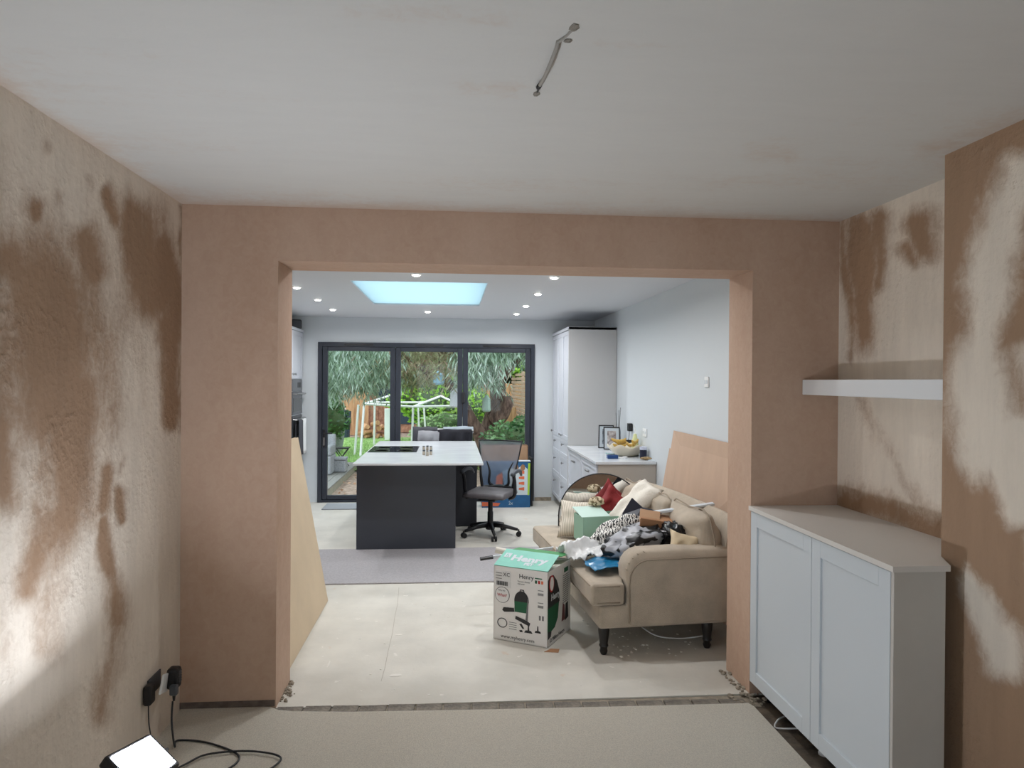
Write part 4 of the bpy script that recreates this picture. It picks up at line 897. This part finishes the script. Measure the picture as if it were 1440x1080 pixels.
# ------------------------------------------------------------------ sofa
SR = math.radians(5.0)
sf = thing('sofa', 'beige linen sofa with rolled arms on black turned legs', 'sofa', (1.247, 5.306, 0), SR)
LH = .93
obj('base', bxn(-.40, .55, -LH+.02, LH-.02, .17, .315, .02, 3), mSofa, sf, smooth='auto')
for sx in (-.355, .34):
    for sy in (-LH+.07, LH-.07):
        o = obj('leg', lathe(bmesh.new(), [(.018, 0), (.026, .02), (.022, .04), (.03, .055), (.026, .07), (.033, .12), (.036, .155), (.032, .172)], seg=16), mLeg, sf, smooth='auto'); o.location = (sx, sy, 0)
def arm_bm(y0, y1):
    """rolled arm: side profile in x-z, rounded over its width"""
    bm = bmesh.new(); n = 14; rings = []
    for j in range(n+1):
        v = j/n; yy = y0+(y1-y0)*v; e = max(0, 1-abs(2*v-1)**3.2)**.4
        top = .60+.058*e; fr = -.21-.022*e
        prof = [(.55, .20), (.55, top)]
        prof += [(.10, top+.004)]
        rr = .125
        for k in range(9):
            a = PI/2+k/8*PI/2; prof.append((fr+rr+rr*math.cos(a)*1.0-.0, top-rr+rr*math.sin(a)))
        prof += [(fr+.008, .42), (fr+.015, .20)]
        rings.append([bm.verts.new((x, yy, z)) for x, z in prof])
    m_ = len(rings[0])
    for j in range(n):
        for k in range(m_): bm.faces.new((rings[j][k], rings[j][(k+1) % m_], rings[j+1][(k+1) % m_], rings[j+1][k]))
    bm.faces.new(rings[0]); bm.faces.new(rings[-1][::-1]); return bm
for s in (-1, 1):
    y0, y1 = (s*LH, s*(LH-.20)) if s < 0 else (LH-.20, LH)
    am = obj('arm', arm_bm(y0, y1), mSofa, sf, smooth='auto')
    yo = s*(LH+.002)
    pts = [(-.213, yo, .21), (-.215, yo, .43)]+[(-.21+.125+.125*math.cos(a), yo, .60-.125+.125*math.sin(a)) for a in np.linspace(PI, PI/2, 8)]+[(.2, yo, .604), (.55, yo, .603)]
    obj('piping', tube(bmesh.new(), pts, .0045, 6), mSofaD, am, smooth=True)
    bm = bmesh.new()
    for a in np.linspace(PI*.55, PI*.95, 5):
        pp = [(-.085+(.125+.012)*math.cos(a)-.006, s*(LH-.2*w_), .61-.085+(.13)*math.sin(a)-.005) for w_ in (.04, .3, .6, .95)]
        tube(bm, pp, .0035, 5)
    obj('pleats', bm, mSofaD, am)
# back frame
bm = bmesh.new(); g = []
for i in range(25):
    y = -LH+.03+(2*LH-.06)*i/24; k = .83+.02*math.sin(i/24*PI)
    prof = [(.38, .2), (.46, k-.08), (.485, k-.01), (.52, k+.012), (.565, k), (.59, k-.05), (.575, .2)]
    g.append([bm.verts.new((x, y, z)) for x, z in prof])
for i in range(24):
    for k in range(7): bm.faces.new((g[i][k], g[i][(k+1) % 7], g[i+1][(k+1) % 7], g[i+1][k]))
bm.faces.new(g[0]); bm.faces.new(g[-1][::-1]); obj('back_frame', bm, mSofa, sf, smooth='auto')
def tcushion(s):
    """T-shaped seat cushion, s=-1 near one, +1 far one"""
    bm = bmesh.new(); yo, yi = s*(LH-.01), s*.006; ya = s*(LH-.215)
    poly = [(-.455, yi), (-.455, yo), (-.235, yo), (-.225, ya), (.30, ya), (.30, yi)]
    if s > 0: poly = poly[::-1]
    prism(bm, poly, .317, .452, 'z')
    bmesh.ops.bevel(bm, geom=list(bm.edges), offset=.03, segments=4, profile=.55, affect='EDGES')
    for v in bm.verts:
        if v.co.z > .4: v.co.z += .028*max(0, math.cos((v.co.x+.12)*4))*max(0, math.cos((v.co.y-s*.46)*3))+.006*noise.noise(v.co*7)
    c = obj('seat_cushion', bm, mSofa, sf, smooth=True)
    e = .012
    for z in (.338, .440):
        pts = [(-.448+e, yi+s*.03), (-.452, yi+s*.05), (-.452, yo-s*.05), (-.44, yo-s*.015), (-.41, yo-s*.002), (-.27, yo-s*.002)]
        obj('piping', tube(bmesh.new(), [(x, y, z) for x, y in pts], .005, 6), mSofaD, c, smooth=True)
tcushion(-1); tcushion(1)
for i, (yc, w_, sd) in enumerate(((-.56, .62, 1), (.09, .66, 2), (.60, .40, 3))):
    T = TR((.385, yc, .65), ry=PI/2-.17, rz=0) 
    bc_ = obj('back_cushion', pillow(.43, w_, .23, 16, .04, .03, sd*5, T), mSofa, sf, smooth=True)
    obj('piping', tube(bmesh.new(), [T @ Vector((x, y, 0)) for x, y in ((.2, -w_/2+.01), (-.2, -w_/2+.01), (-.215, 0), (-.2, w_/2-.01), (.2, w_/2-.01))], .005, 6, smooth=3), mSofaD, bc_, smooth=True)
def sw(px, py, y): return Vector(atY(px, py, y))
# round-topped mirror leaning on the far arm
c = Vector((1.285, 5.99, .545)); R_ = .365
mr = thing('round_mirror', 'round-topped frameless mirror propped on the far end of the sofa', 'mirror', (c.x, c.y, .455), -.18)
poly = [(-R_, 0)]+[(R_*math.cos(a), .09+R_*math.sin(a)) for a in np.linspace(PI, 0, 33)]+[(R_, 0)]
Tm = TR((0, 0, .02), rx=-.03)
obj('mirror_glass', prism(bmesh.new(), [(x*.985, z*.985+.003) for x, z in poly], -.004, .0, 'y', Tm), mMirror, mr)
obj('backing', prism(bmesh.new(), poly, .001, .014, 'y', Tm), mInk, mr)
obj('rim', tube(bmesh.new(), [Tm @ Vector((x, 0, z)) for x, z in poly], .006, 6), mInk, mr, smooth=True)
# cushions and clutter
solo('red_cushion', pillow(.30, .30, .12, 12, .15, .03, 3, TR((1.335, 5.78, .68), rx=PI/2-.35, ry=.75, rz=.1)), mRed, 'dark red cushion standing on its corner behind the mint box', 'cushion', smooth=True)
solo('ribbed_cushion', pillow(.34, .32, .15, 14, .1, .02, 4, TR((1.04, 5.70, .60), rx=PI/2-.5, rz=-.35)), mRib, 'cream ribbed knit cushion left of the mint box', 'cushion', smooth=True)
solo('folded_scarf', blob(.12, .08, .075, .35, 3, 5, 3, (1.155, 5.58, .765)), mScarf, 'bundled patterned brown scarf above the mint box', 'scarf', smooth=True)
solo('ivory_pillow', pillow(.46, .24, .13, 14, .05, .03, 6, TR((1.42, 5.42, .76), rx=.35, ry=-.75, rz=.15)), mIvory, 'long ivory pillow leaning over the back cushions', 'cushion', smooth=True)
mb = thing('mint_box', 'open mint green cardboard box lying on the sofa seat', 'box', (1.005, 5.33, .485), .16)
bm = bmesh.new(); W_, D_, H_ = .31, .22, .20
box(bm, 0, W_, 0, .004, 0, H_); box(bm, 0, W_, D_-.004, D_, 0, H_); box(bm, 0, .004, 0, D_, 0, H_); box(bm, W_-.004, W_, 0, D_, 0, H_); box(bm, 0, W_, 0, D_, 0, .004)
obj('tray', bm, mMint, mb)
lid = obj('lid', prism(bmesh.new(), [(-.004, -.01), (W_+.004, -.01), (W_+.004, .0), (-.004, .0)], 0, 1, 'z'), mMint, mb) if False else obj('lid', box(bmesh.new(), -.01, W_*.72, 0, .006, 0, D_+.01, .001, 1, TR((0, .01, H_+.002), rx=-PI/2+.18)), M('pale_mint_lid', (188, 212, 202), .6), mb, label='paler lid folded half open')
solo('zebra_bag', blob(.44, .18, .19, .35, 2.2, 9, 4, T=TR((1.17, 4.98, .635), ry=-.45, rz=.2)), mZebra, 'bundle of black and white maze print cloth before the mint box', 'cloth', smooth=True)
solo('polythene_sheet', crumple(.50, .36, .06, 34, 4, 3, h=lambda u, v: -.07*max(0, -u)**2+.05*(1-v*v), T=TR((1.01, 4.96, .51), rz=.2, ry=.08)), mSheet, 'crumpled white translucent polythene hanging over the seat front', 'plastic', smooth=True, solid=.002)
solo('printed_bag', blob(.48, .32, .23, .4, 2.0, 12, 4, T=TR((1.29, 4.80, .60), ry=-.1, rz=.15)), mBag, 'black carrier bag printed with grey strokes in the middle of the heap', 'bag', smooth=True)
bm = bmesh.new(); q = [bm.verts.new(v) for v in ((1.24, 5.10, .745), (1.33, 5.14, .865), (1.40, 5.10, .80), (1.50, 5.05, .785), (1.56, 5.0, .73), (1.42, 4.98, .72), (1.30, 5.0, .725))]
bm.faces.new((q[0], q[1], q[2], q[6])); bm.faces.new((q[2], q[3], q[5], q[6])); bm.faces.new((q[3], q[4], q[5]))
solo('navy_card', bm, mNavy, 'navy folded card with pale print poking up behind the bag', 'card', solid=.003)
kb = thing('brown_carton', 'small open brown cardboard carton lying in the heap', 'box', (1.31, 4.86, .66), -.25)
obj('carton_body', box(bmesh.new(), 0, .22, 0, .16, 0, .085, .003, 1, TR((0, 0, .03), rx=.12, ry=.12)), mKraft, kb); obj('flap', box(bmesh.new(), 0, .14, -.001, .003, 0, .10, .001, 1, TR((0, 0, .10), rx=-.9, ry=.12)), mKraftL, kb)
solo('black_bin_bag', blob(.26, .22, .20, .5, 2.6, 22, 4, T=TR((1.56, 4.74, .66))), mBagB, 'crumpled shiny black plastic bag right of the brown carton', 'bag', smooth=True)
solo('silver_wrap', crumple(.15, .12, .06, 16, 6, 7, T=TR((1.64, 4.70, .735))), twotone('crinkled_foil', (60, 60, 62), (190, 190, 190), 'wave', 14, .5, .3, 6), 'small crinkled grey wrapping beside the white strip', 'wrapping', solid=.002)
solo('cream_pillow', pillow(.22, .20, .10, 12, .18, .02, 9, TR((1.53, 4.56, .635), rx=PI/2-.5, ry=.25, rz=-.1)), mCreamC, 'small cream cotton pillow behind the near arm', 'cushion', smooth=True)
solo('white_strip', box(bmesh.new(), -.22, .22, -.03, .03, -.008, .008, .002, 1, TR((1.64, 4.92, .825), ry=-.16, rz=-.12)), mWhite, 'flat white strip resting across the near back cushion', 'strip')
solo('blue_sheet', crumple(.40, .26, .014, 18, 2.2, 11, h=lambda u, v: .02*(1-u*u), T=TR((1.11, 4.68, .492), rz=.12), edge=.08), mBlueP, 'blue plastic sheet under the bags on the near seat cushion', 'plastic', smooth=True, solid=.004)
a, b = sw(676, 786, 5.32), sw(815, 765, 5.45)
rl = thing('curtain_rail', 'long white curtain rail sticking out over the seat behind the vacuum box', 'rail', tuple(a)); d = b-a
obj('track', tube(bmesh.new(), [(0, 0, 0), tuple(d*1.2)], .014, 4), mWhite, rl); obj('end_cap', tube(bmesh.new(), [tuple(-d*.005), tuple(d*.12)], .0155, 6), mBlack, rl)
# cables under the sofa
a, b, c, d = (sw(x, y, 4.62) for x, y in ((908, 889), (925, 899), (960, 905), (1003, 896)))
solo('white_cable', tube(bmesh.new(), [a+Vector((0, .1, .0)), Vector((b.x, b.y, .03)), Vector((c.x, c.y, .012)), Vector((d.x-.05, d.y, .03)), d+Vector((0, .1, 0))], .005, 6, smooth=6), mCable, 'white cable looping on the floor below the sofa', 'cable', smooth=True)
bm = bmesh.new()
for i in range(70):
    x, y = random.uniform(.95, 1.7), random.uniform(4.35, 5.3); s = random.uniform(.004, .012); blob(s*2, s*2, s, .5, 2, i, 1, (x, y, s*.5), bm=bm)
for i in range(60):
    x, y = random.uniform(-.6, 1.5), random.uniform(3.9, 5.9); s = random.uniform(.002, .007); blob(s*2.5, s*2, s*.5, .5, 2, i, 1, (x, y, s*.2), bm=bm)
o = solo('floor_debris', bm, mGyp, 'small white plaster crumbs scattered over the screed under the sofa', 'debris'); o['kind'] = 'stuff'
for i, (px, py, w_, h_) in enumerate(((557, 950, .075, .035), (560, 893, .05, .02), (462, 934, .012, .10))):
    p = atZ(px, py, 0); solo('plaster_splash', blob(w_, h_ if i < 2 else h_, .003, .25, 1.5, i, 3, (p.x, p.y, .0012)), mGyp, ['pale plaster splash in the middle of the near screed floor', 'faint pale plaster splash further back on the screed', 'thin pale plaster smear left on the screed'][i], 'splash')
bm = bmesh.new(); cp = [atZ(x, y, 0) for x, y in ((561, 826), (559, 850), (555, 868), (552, 890), (546, 915), (541, 940), (536, 958))]
prism(bm, [(p.x-.0012, p.y) for p in cp]+[(p.x+.0012, p.y) for p in cp[::-1]], 0.0002, .0012, 'z')
struct('floor_crack', bm, M('crack_dirt', (168, 160, 148), .9))
# ------------------------------------------------------------------ vacuum cleaner carton
A = Vector((.29, 4.73)); B = Vector((.626, 4.53)); ang = math.atan2(B.y-A.y, B.x-A.x)
vb = thing('vacuum_carton', 'open white vacuum cleaner carton with teal lid flap before the sofa', 'box', (A.x, A.y, .002), ang)
BW, BD, BH = (B-A).length, .40, .487
bm = bmesh.new(); t_ = .005
box(bm, 0, BW, 0, t_, 0, BH); box(bm, 0, BW, BD-t_, BD, 0, BH); box(bm, 0, t_, 0, BD, 0, BH); box(bm, BW-t_, BW, 0, BD, 0, BH); box(bm, 0, BW, 0, BD, 0, t_)
obj('carton_body', bm, mCardW, vb)
fa = .34; Tf = TR((0, .001, BH+.002), rx=fa)
obj('front_flap', box(bmesh.new(), 0, BW, 0, .20, 0, .004, T=Tf), mTeal, vb, label='teal lid flap lettered Henry PET')
obj('back_flap', box(bmesh.new(), 0, BW, 0, .17, 0, .004, T=TR((0, BD-.17, BH+.05), rx=-.1, ry=.0)), mGreen, vb, label='torn green back flap')
obj('side_flap', box(bmesh.new(), -.16, 0, .01, BD-.01, 0, .004, T=TR((BW, 0, BH-.004), ry=-.12)), mCardIn, vb); obj('side_flap', box(bmesh.new(), 0, .16, .01, BD-.01, 0, .004, T=TR((0, 0, BH-.02), ry=.25)), mCardIn, vb)
Fl = Tf @ TR((.085, .075, .0045)); text('Henry', .088, mWhite, vb, Fl, bold=.004, sx=1.15); text('PET', .04, mWhite, vb, Tf @ TR((.20, .035, .0045)), bold=.002)
obj('badge', box(bmesh.new(), .025, .07, .10, .15, .0042, .0055, T=Tf), mWhite, vb); text('h', .05, mTeal, vb, Tf @ TR((.035, .107, .006)))
def fr_(x, z, s=0): return TR((x, -.0012, z), rx=PI/2)
def fp(name, poly, mat, y=-.0012): return panel(name, vb, poly, mat, y)
text('Henry', .042, mInk, vb, fr_(.185, .425)); text('Vacuum cleaner', .014, mInk2, vb, fr_(.175, .40)); text('Aspirateur', .012, mInk2, vb, fr_(.175, .385))
text('www.myhenry.com', .031, mInk, vb, fr_(.055, .018))
fp('label_outline', [(.01, .35), (.125, .35), (.125, .46), (.01, .46)], M('sticker_white', (226, 226, 224), .5)); text('XC', .035, mInk, vb, TR((.07, -.003, .425), rx=PI/2))
for k in range(14): fp('barcode_bar', [(.022+k*.006, .362), (.0245+k*.006+.001*(k % 3), .362), (.0245+k*.006+.001*(k % 3), .39), (.022+k*.006, .39)], mInk, -.003)
for k in range(3): fp('small_print', [(.015, .405+k*.018), (.06, .405+k*.018), (.06, .409+k*.018), (.015, .409+k*.018)], mInk2, -.003)
for z0 in (.33, .25): 
    for k in range(8): fp('barcode_bar', [(.322+k*.005, z0), (.3245+k*.005, z0), (.3245+k*.005, z0+.016), (.322+k*.005, z0+.016)], mInk, -.0012)
    fp('small_print', [(.322, z0+.03), (.36, z0+.03), (.36, z0+.034), (.322, z0+.034)], mInk2)
for x, m2 in ((.30, mGrn2), (.322, mRedInk), (.344, mOrange)): fp('colour_mark', [(x, .405), (x+.014, .405), (x+.014, .425), (x, .425)], m2)
fp('small_print', [(.30, .435), (.35, .435), (.35, .442), (.30, .442)], mGrn2)
def disc(cx, cz, r, rz_=None, n=28): return [(cx+r*math.cos(2*PI*k/n), cz+(rz_ or r)*math.sin(2*PI*k/n)) for k in range(n)]
fp('round_sticker', disc(.064, .30, .054), mInk2); fp('round_sticker', disc(.064, .30, .050), M('sticker_white2', (232, 232, 230), .5), -.0024); text("What?", .027, mRedInk, vb, TR((.028, -.004, .290), rx=PI/2)); text('Why this', .014, mInk2, vb, TR((.035, -.004, .325), rx=PI/2))
def vac(ox, oz, s, yy):
    q = lambda pts: [(ox+x*s, oz+z*s) for x, z in pts]
    dome = [(-.5, .25)]+[(-.5+1.0*(1-math.cos(a))/2, .3+.62*math.sin(a)) for a in np.linspace(.15, PI-.15, 14)]+[(.5, .25)]
    fp('vacuum_picture', q([(-.47, -.42), (.42, -.42), (.48, .28), (-.5, .28)]), mGrn2, yy); fp('vacuum_picture', q(dome), mInk, yy-.0008)
    fp('vacuum_picture', q([(-.15, .88), (-.1, 1.02), (.15, 1.02), (.2, .88), (.14, .88), (.1, .96), (-.06, .96), (-.09, .88)]), mInk, yy)
vac(.205, .245, .105, -.0012)
fp('nozzle_picture', [(.065, .20), (.075, .22), (.15, .225), (.155, .20), (.08, .19)], mInk, -.003); fp('floor_tool_picture', [(.165, .175), (.24, .155), (.27, .14), (.262, .12), (.16, .155)], mInk, -.003); fp('tube_picture', [(.235, .16), (.25, .3), (.256, .3), (.25, .15)], mInk2, -.003)
ringp = disc(.065, .115, .036); obj('hose_picture', tube(bmesh.new(), [(x, -.0008, z) for x, z in disc(.065, .115, .034, .03, 24)]+[(.099, -.0008, .115)], .003, 5), mInk, vb)
for z in (.125, .11, .096, .082): fp('small_print', [(.115, z), (.17, z), (.17, z+.003), (.115, z+.003)], mInk2)
fp('tool_picture', [(.19, .125), (.205, .13), (.225, .10), (.215, .095)], mInk); fp('tool_picture', [(.225, .075), (.285, .075), (.275, .09), (.262, .092), (.258, .135), (.252, .135), (.25, .092), (.235, .09)], mInk); fp('tool_picture', [(.30, .085), (.345, .085), (.34, .097), (.327, .1), (.325, .13), (.319, .13), (.317, .1), (.305, .097)], mInk)
fp('tool_picture', [(.19, .085), (.21, .088), (.215, .075), (.195, .073)], mInk)
for x in (.33, .352): fp('handling_mark', [(x, .17), (x+.012, .17), (x+.012, .2), (x, .2)], mInk2)
# side face: big picture of the machine (no face), logo and small print
def sp(name, poly, mat, off=.0012): return obj(name, prism(bmesh.new(), poly, BW+off-.0012, BW+off, 'x'), mat, vb)
dome = [(.0, .25), (.0, .43), (.03, .455), (.09, .45), (.15, .40), (.19, .33), (.20, .25)]
sp('vacuum_picture', dome, mInk); sp('vacuum_picture', [(.0, .10), (.03, .085), (.12, .10), (.17, .15), (.19, .25), (0, .25)], mGrn2); sp('vacuum_picture', [(0, .05), (.05, .06), (.06, .09), (0, .10)], mInk, .0024)
sp('round_sticker', disc(.06, .40, .04, .055), mRedInk, .0024); sp('round_sticker', disc(.06, .40, .03, .045), mCardW, .0036)
SF = lambda y, z, off=.0026: Matrix.Translation((BW+off, y, z)) @ Matrix.Rotation(PI/2, 4, 'Z') @ Matrix.Rotation(PI/2, 4, 'X')
text('Henry', .058, mWhite, vb, SF(.05, .29), bold=.001); text('12 Million Henrys', .036, mInk, vb, SF(.03, .022, .0014)); 
for k in range(14): sp('small_print', [(.26, .40-k*.014), (.36, .40-k*.014), (.36, .404-k*.014), (.26, .404-k*.014)], mInk2)
sp('figure_picture', [(.24, .10), (.30, .10), (.29, .2), (.26, .22)], M('dull_red_print', (110, 60, 58), .5)); sp('figure_picture', [(.30, .09), (.36, .10), (.35, .21), (.31, .2)], mInk); sp('colour_mark', [(.28, .42), (.35, .42), (.35, .45), (.28, .45)], mGrn2)
solo('paper_roll', tube(bmesh.new(), [sw(697, 773, 4.95), sw(722, 777, 4.9)+Vector((.1, 0, -.03))], .022, 12), mCardIn, 'rolled white paper end poking out behind the vacuum carton', 'roll')
p = Vector((.626, 4.53)); solo('cardboard_scrap', prism(bmesh.new(), [(p.x-.03, p.y-.06), (p.x+.06, p.y-.075), (p.x+.075, p.y-.02), (p.x+.02, p.y-.01)], 0, .003, 'z'), mKraft, 'small brown scrap on the floor under the vacuum carton corner', 'scrap')
# ------------------------------------------------------------------ alcove cabinet and shelf
ac = thing('alcove_cabinet', 'white two-door shaker cabinet with cream side panel in the right alcove', 'cabinet', (1.65, 2.52, 0))
bm = bmesh.new(); box(bm, .021, .20, .018, 1.275, .10, 1.015); box(bm, .20, .495, .14, 1.275, .10, 1.015); obj('carcass', bm, mWhite, ac)
bm = bmesh.new(); box(bm, .0, .205, 0, .018, -.0, 1.017, .001, 1); obj('side_panel', bm, mCream, ac, label='unpainted cream side panel')
bm = bmesh.new(); prism(bm, [(-.012, -.012), (.215, -.012), (.279, .128), (.498, .135), (.498, 1.277), (-.012, 1.277)], 1.018, 1.04, 'z'); obj('cabinet_top', bm, M('white_top_board', (216, 212, 206), .4), ac)
shaker('door', ac, .02, .02, .605, .075, 1.012, mWhite, st=.075, sunk=.009, th=.021); shaker('door', ac, .02, .609, 1.27, .075, 1.012, mWhite, st=.075, sunk=.009, th=.021)
for y in (.1, .65, 1.2):
    o = obj('leg', lathe(bmesh.new(), [(.025, 0), (.025, .01), (.015, .02), (.015, .1)], seg=12), mWhiteP if y == .65 else mBlack, ac, smooth='auto'); o.location = (.09, y, -.011)
solo('floating_shelf', bxn(1.94, 2.148, 2.66, 3.797, 1.655, 1.738, .003, 2), M('white_shelf_paint', (232, 234, 236), .4), 'thick white floating shelf in the right alcove above the cabinet', 'shelf')
solo('white_lead', tube(bmesh.new(), [(1.72, 3.52, .003), (1.66, 3.47, .01), (1.625, 3.43, -.005), (1.66, 3.40, .0), (1.75, 3.36, .02)], .004, 6, smooth=5), mCable, 'white lead coming out below the far cabinet door', 'cable', smooth=True)
# ------------------------------------------------------------------ ceiling cable
a, b, c, d = (Vector((.305, 1.791, CZ)), Vector((.275, 1.866, CZ)), Vector((.256, 2.144, CZ)), Vector((.259, 2.215, CZ)))
cc = thing('ceiling_cable', 'short grey lighting cable hanging from the plastered ceiling', 'cable', tuple(b))
obj('sheath', tube(bmesh.new(), [Vector((0, 0, .004)), Vector((-.002, .02, -.012)), Vector((-.012, .15, -.024)), Vector((-.018, .25, -.016))], .006, 8, smooth=5), mCableG, cc, smooth=True)
obj('tape', tube(bmesh.new(), [Vector((-.018, .245, -.017)), Vector((-.02, .268, -.014)), Vector((-.018, .285, -.01))], [.007, .008, .004], 8), mBlack, cc, smooth=True)
obj('wire', tube(bmesh.new(), [Vector((-.018, .285, -.010)), Vector((-.016, .32, -.006)), Vector((-.014, .345, .002))], .003, 6), mBlack, cc); obj('side_lead', tube(bmesh.new(), [Vector((0, 0, -.004)), Vector((.015, -.03, -.004)), a-b+Vector((0, .01, .001))], [.005, .003, .004], 6), mCableG, cc)
for i, (p, w_, h_) in enumerate(((a, .024, .035), (d, .02, .035), (Vector((.30, 1.862, CZ)), .022, .018))): solo('filler_patch', blob(w_, h_, .006, .3, 2, i, 3, (p.x, p.y, CZ-.0015)), mFiller, ['dark filler patch where the ceiling cable starts, nearest the camera', 'dark filler patch at the black taped end of the ceiling cable', 'small faint filler patch beside the bend of the ceiling cable'][i], 'patch')
# ------------------------------------------------------------------ wall socket left with adaptors
so = thing('double_socket', 'white double socket hanging off the left plaster wall', 'socket', (XL+.004, 3.47, .285), 0)
obj('back_box', bxn(-.002, .004, -.07, .07, -.04, .04), mGreyP, so)
obj('faceplate', box(bmesh.new(), 0, .009, -.073, .073, -.043, .043, .002, 2, TR((.045, 0, .0), ry=.12, rx=-.30, rz=.12)), mWhiteP, so)
t = thing('charger', 'black plug adaptor in the near half of the left wall socket', 'plug', (XL+.004, 3.375, .275)); obj('body', box(bmesh.new(), 0, .035, -.03, .03, -.045, .045, .01, 3), mBlack, t)
t = thing('charger', 'black ribbed adaptor in the far half of the left wall socket', 'plug', (XL+.045, 3.53, .29)); obj('body', box(bmesh.new(), 0, .055, -.03, .03, -.055, .045, .014, 3), mBlack, t)
for k in range(5): obj('grip_rib', bxn(.055, .058, -.016, .016, -.025+k*.012, -.019+k*.012), mGreyP, t)
t = thing('plug', 'grey plug in front of the left wall socket with cable below', 'plug', (XL+.095, 3.47, .255)); obj('body', box(bmesh.new(), -.018, .018, -.015, .015, -.028, .02, .008, 3), mGreyP, t); obj('strain_relief', tube(bmesh.new(), [(0, 0, -.03), (0, 0, -.055)], [.008, .005], 8), mBlack, t)
solo('thin_cable', tube(bmesh.new(), [(XL+.02, 3.37, .235), (XL+.03, 3.35, .16), (XL+.06, 3.30, .08), (XL+.07, 3.2, .022), (XL+.1, 3.0, .019)], .003, 6, smooth=5), mCableK, 'thin black cable dropping from the near adaptor down the left wall', 'cable', smooth=True)
zf = .0195
pts = [(XL+.095, 3.455, .205), (XL+.10, 3.43, .12), (XL+.14, 3.36, .04)]+[tuple(atZ(x, y, zf)) for x, y in ((250, 1041), (290, 1044), (330, 1058), (335, 1070), (315, 1085), (290, 1100))]
solo('flex_cable', tube(bmesh.new(), pts, .0045, 7, smooth=5), mCableK, 'black flex from the plug curling over the carpet beside the work lamp', 'cable', smooth=True)
pts = [tuple(atZ(x, y, zf+.006)) for x, y in ((240, 1085), (262, 1074), (290, 1061), (340, 1056), (378, 1059), (395, 1066), (385, 1078), (360, 1092), (300, 1120))]
solo('flex_cable', tube(bmesh.new(), pts, .0045, 7, smooth=5), mCableK, 'black flex loop reaching furthest right on the carpet by the lamp', 'cable', smooth=True)
# ------------------------------------------------------------------ work lamp
lp = atZ(203, 1068, .44)
wlp = thing('work_lamp', 'bright LED floodlight on a floor stand at the foot of the left wall', 'lamp', (lp.x, lp.y, .0145))
n = Vector((.56, -.08, .82)).normalized(); up = Vector((-.45, .8, .4)); xx = up.cross(n).normalized(); yy = n.cross(xx)
QR = Matrix.Rotation(.62, 3, n); xx = QR @ xx; yy = QR @ yy
T = Matrix((xx, yy, n)).transposed().to_4x4(); T.translation = Vector((0, 0, lp.z-.0145))
obj('housing', box(bmesh.new(), -.105, .105, -.08, .08, -.045, -.001, .008, 2, T), mBlack, wlp)
obj('led_panel', box(bmesh.new(), -.088, .088, -.065, .065, -.001, .002, T=T), mFlood, wlp, label='glowing white LED panel')
bm = bmesh.new()
for s in (-1, 1): tube(bm, [T @ Vector((s*.118, 0, -.02)), (s*.11, .0, .2), (s*.11, .09, .008), (s*.11, -.12, .008)], .009, 8)
tube(bm, [(-.11, .09, .009), (.11, .09, .009)], .009, 8); tube(bm, [(-.11, -.12, .009), (.11, -.12, .009)], .009, 8); tube(bm, [T @ Vector((-.13, 0, -.02)), T @ Vector((.13, 0, -.02))], .006, 8)
obj('stand', bm, mGreyP, wlp, smooth=True)
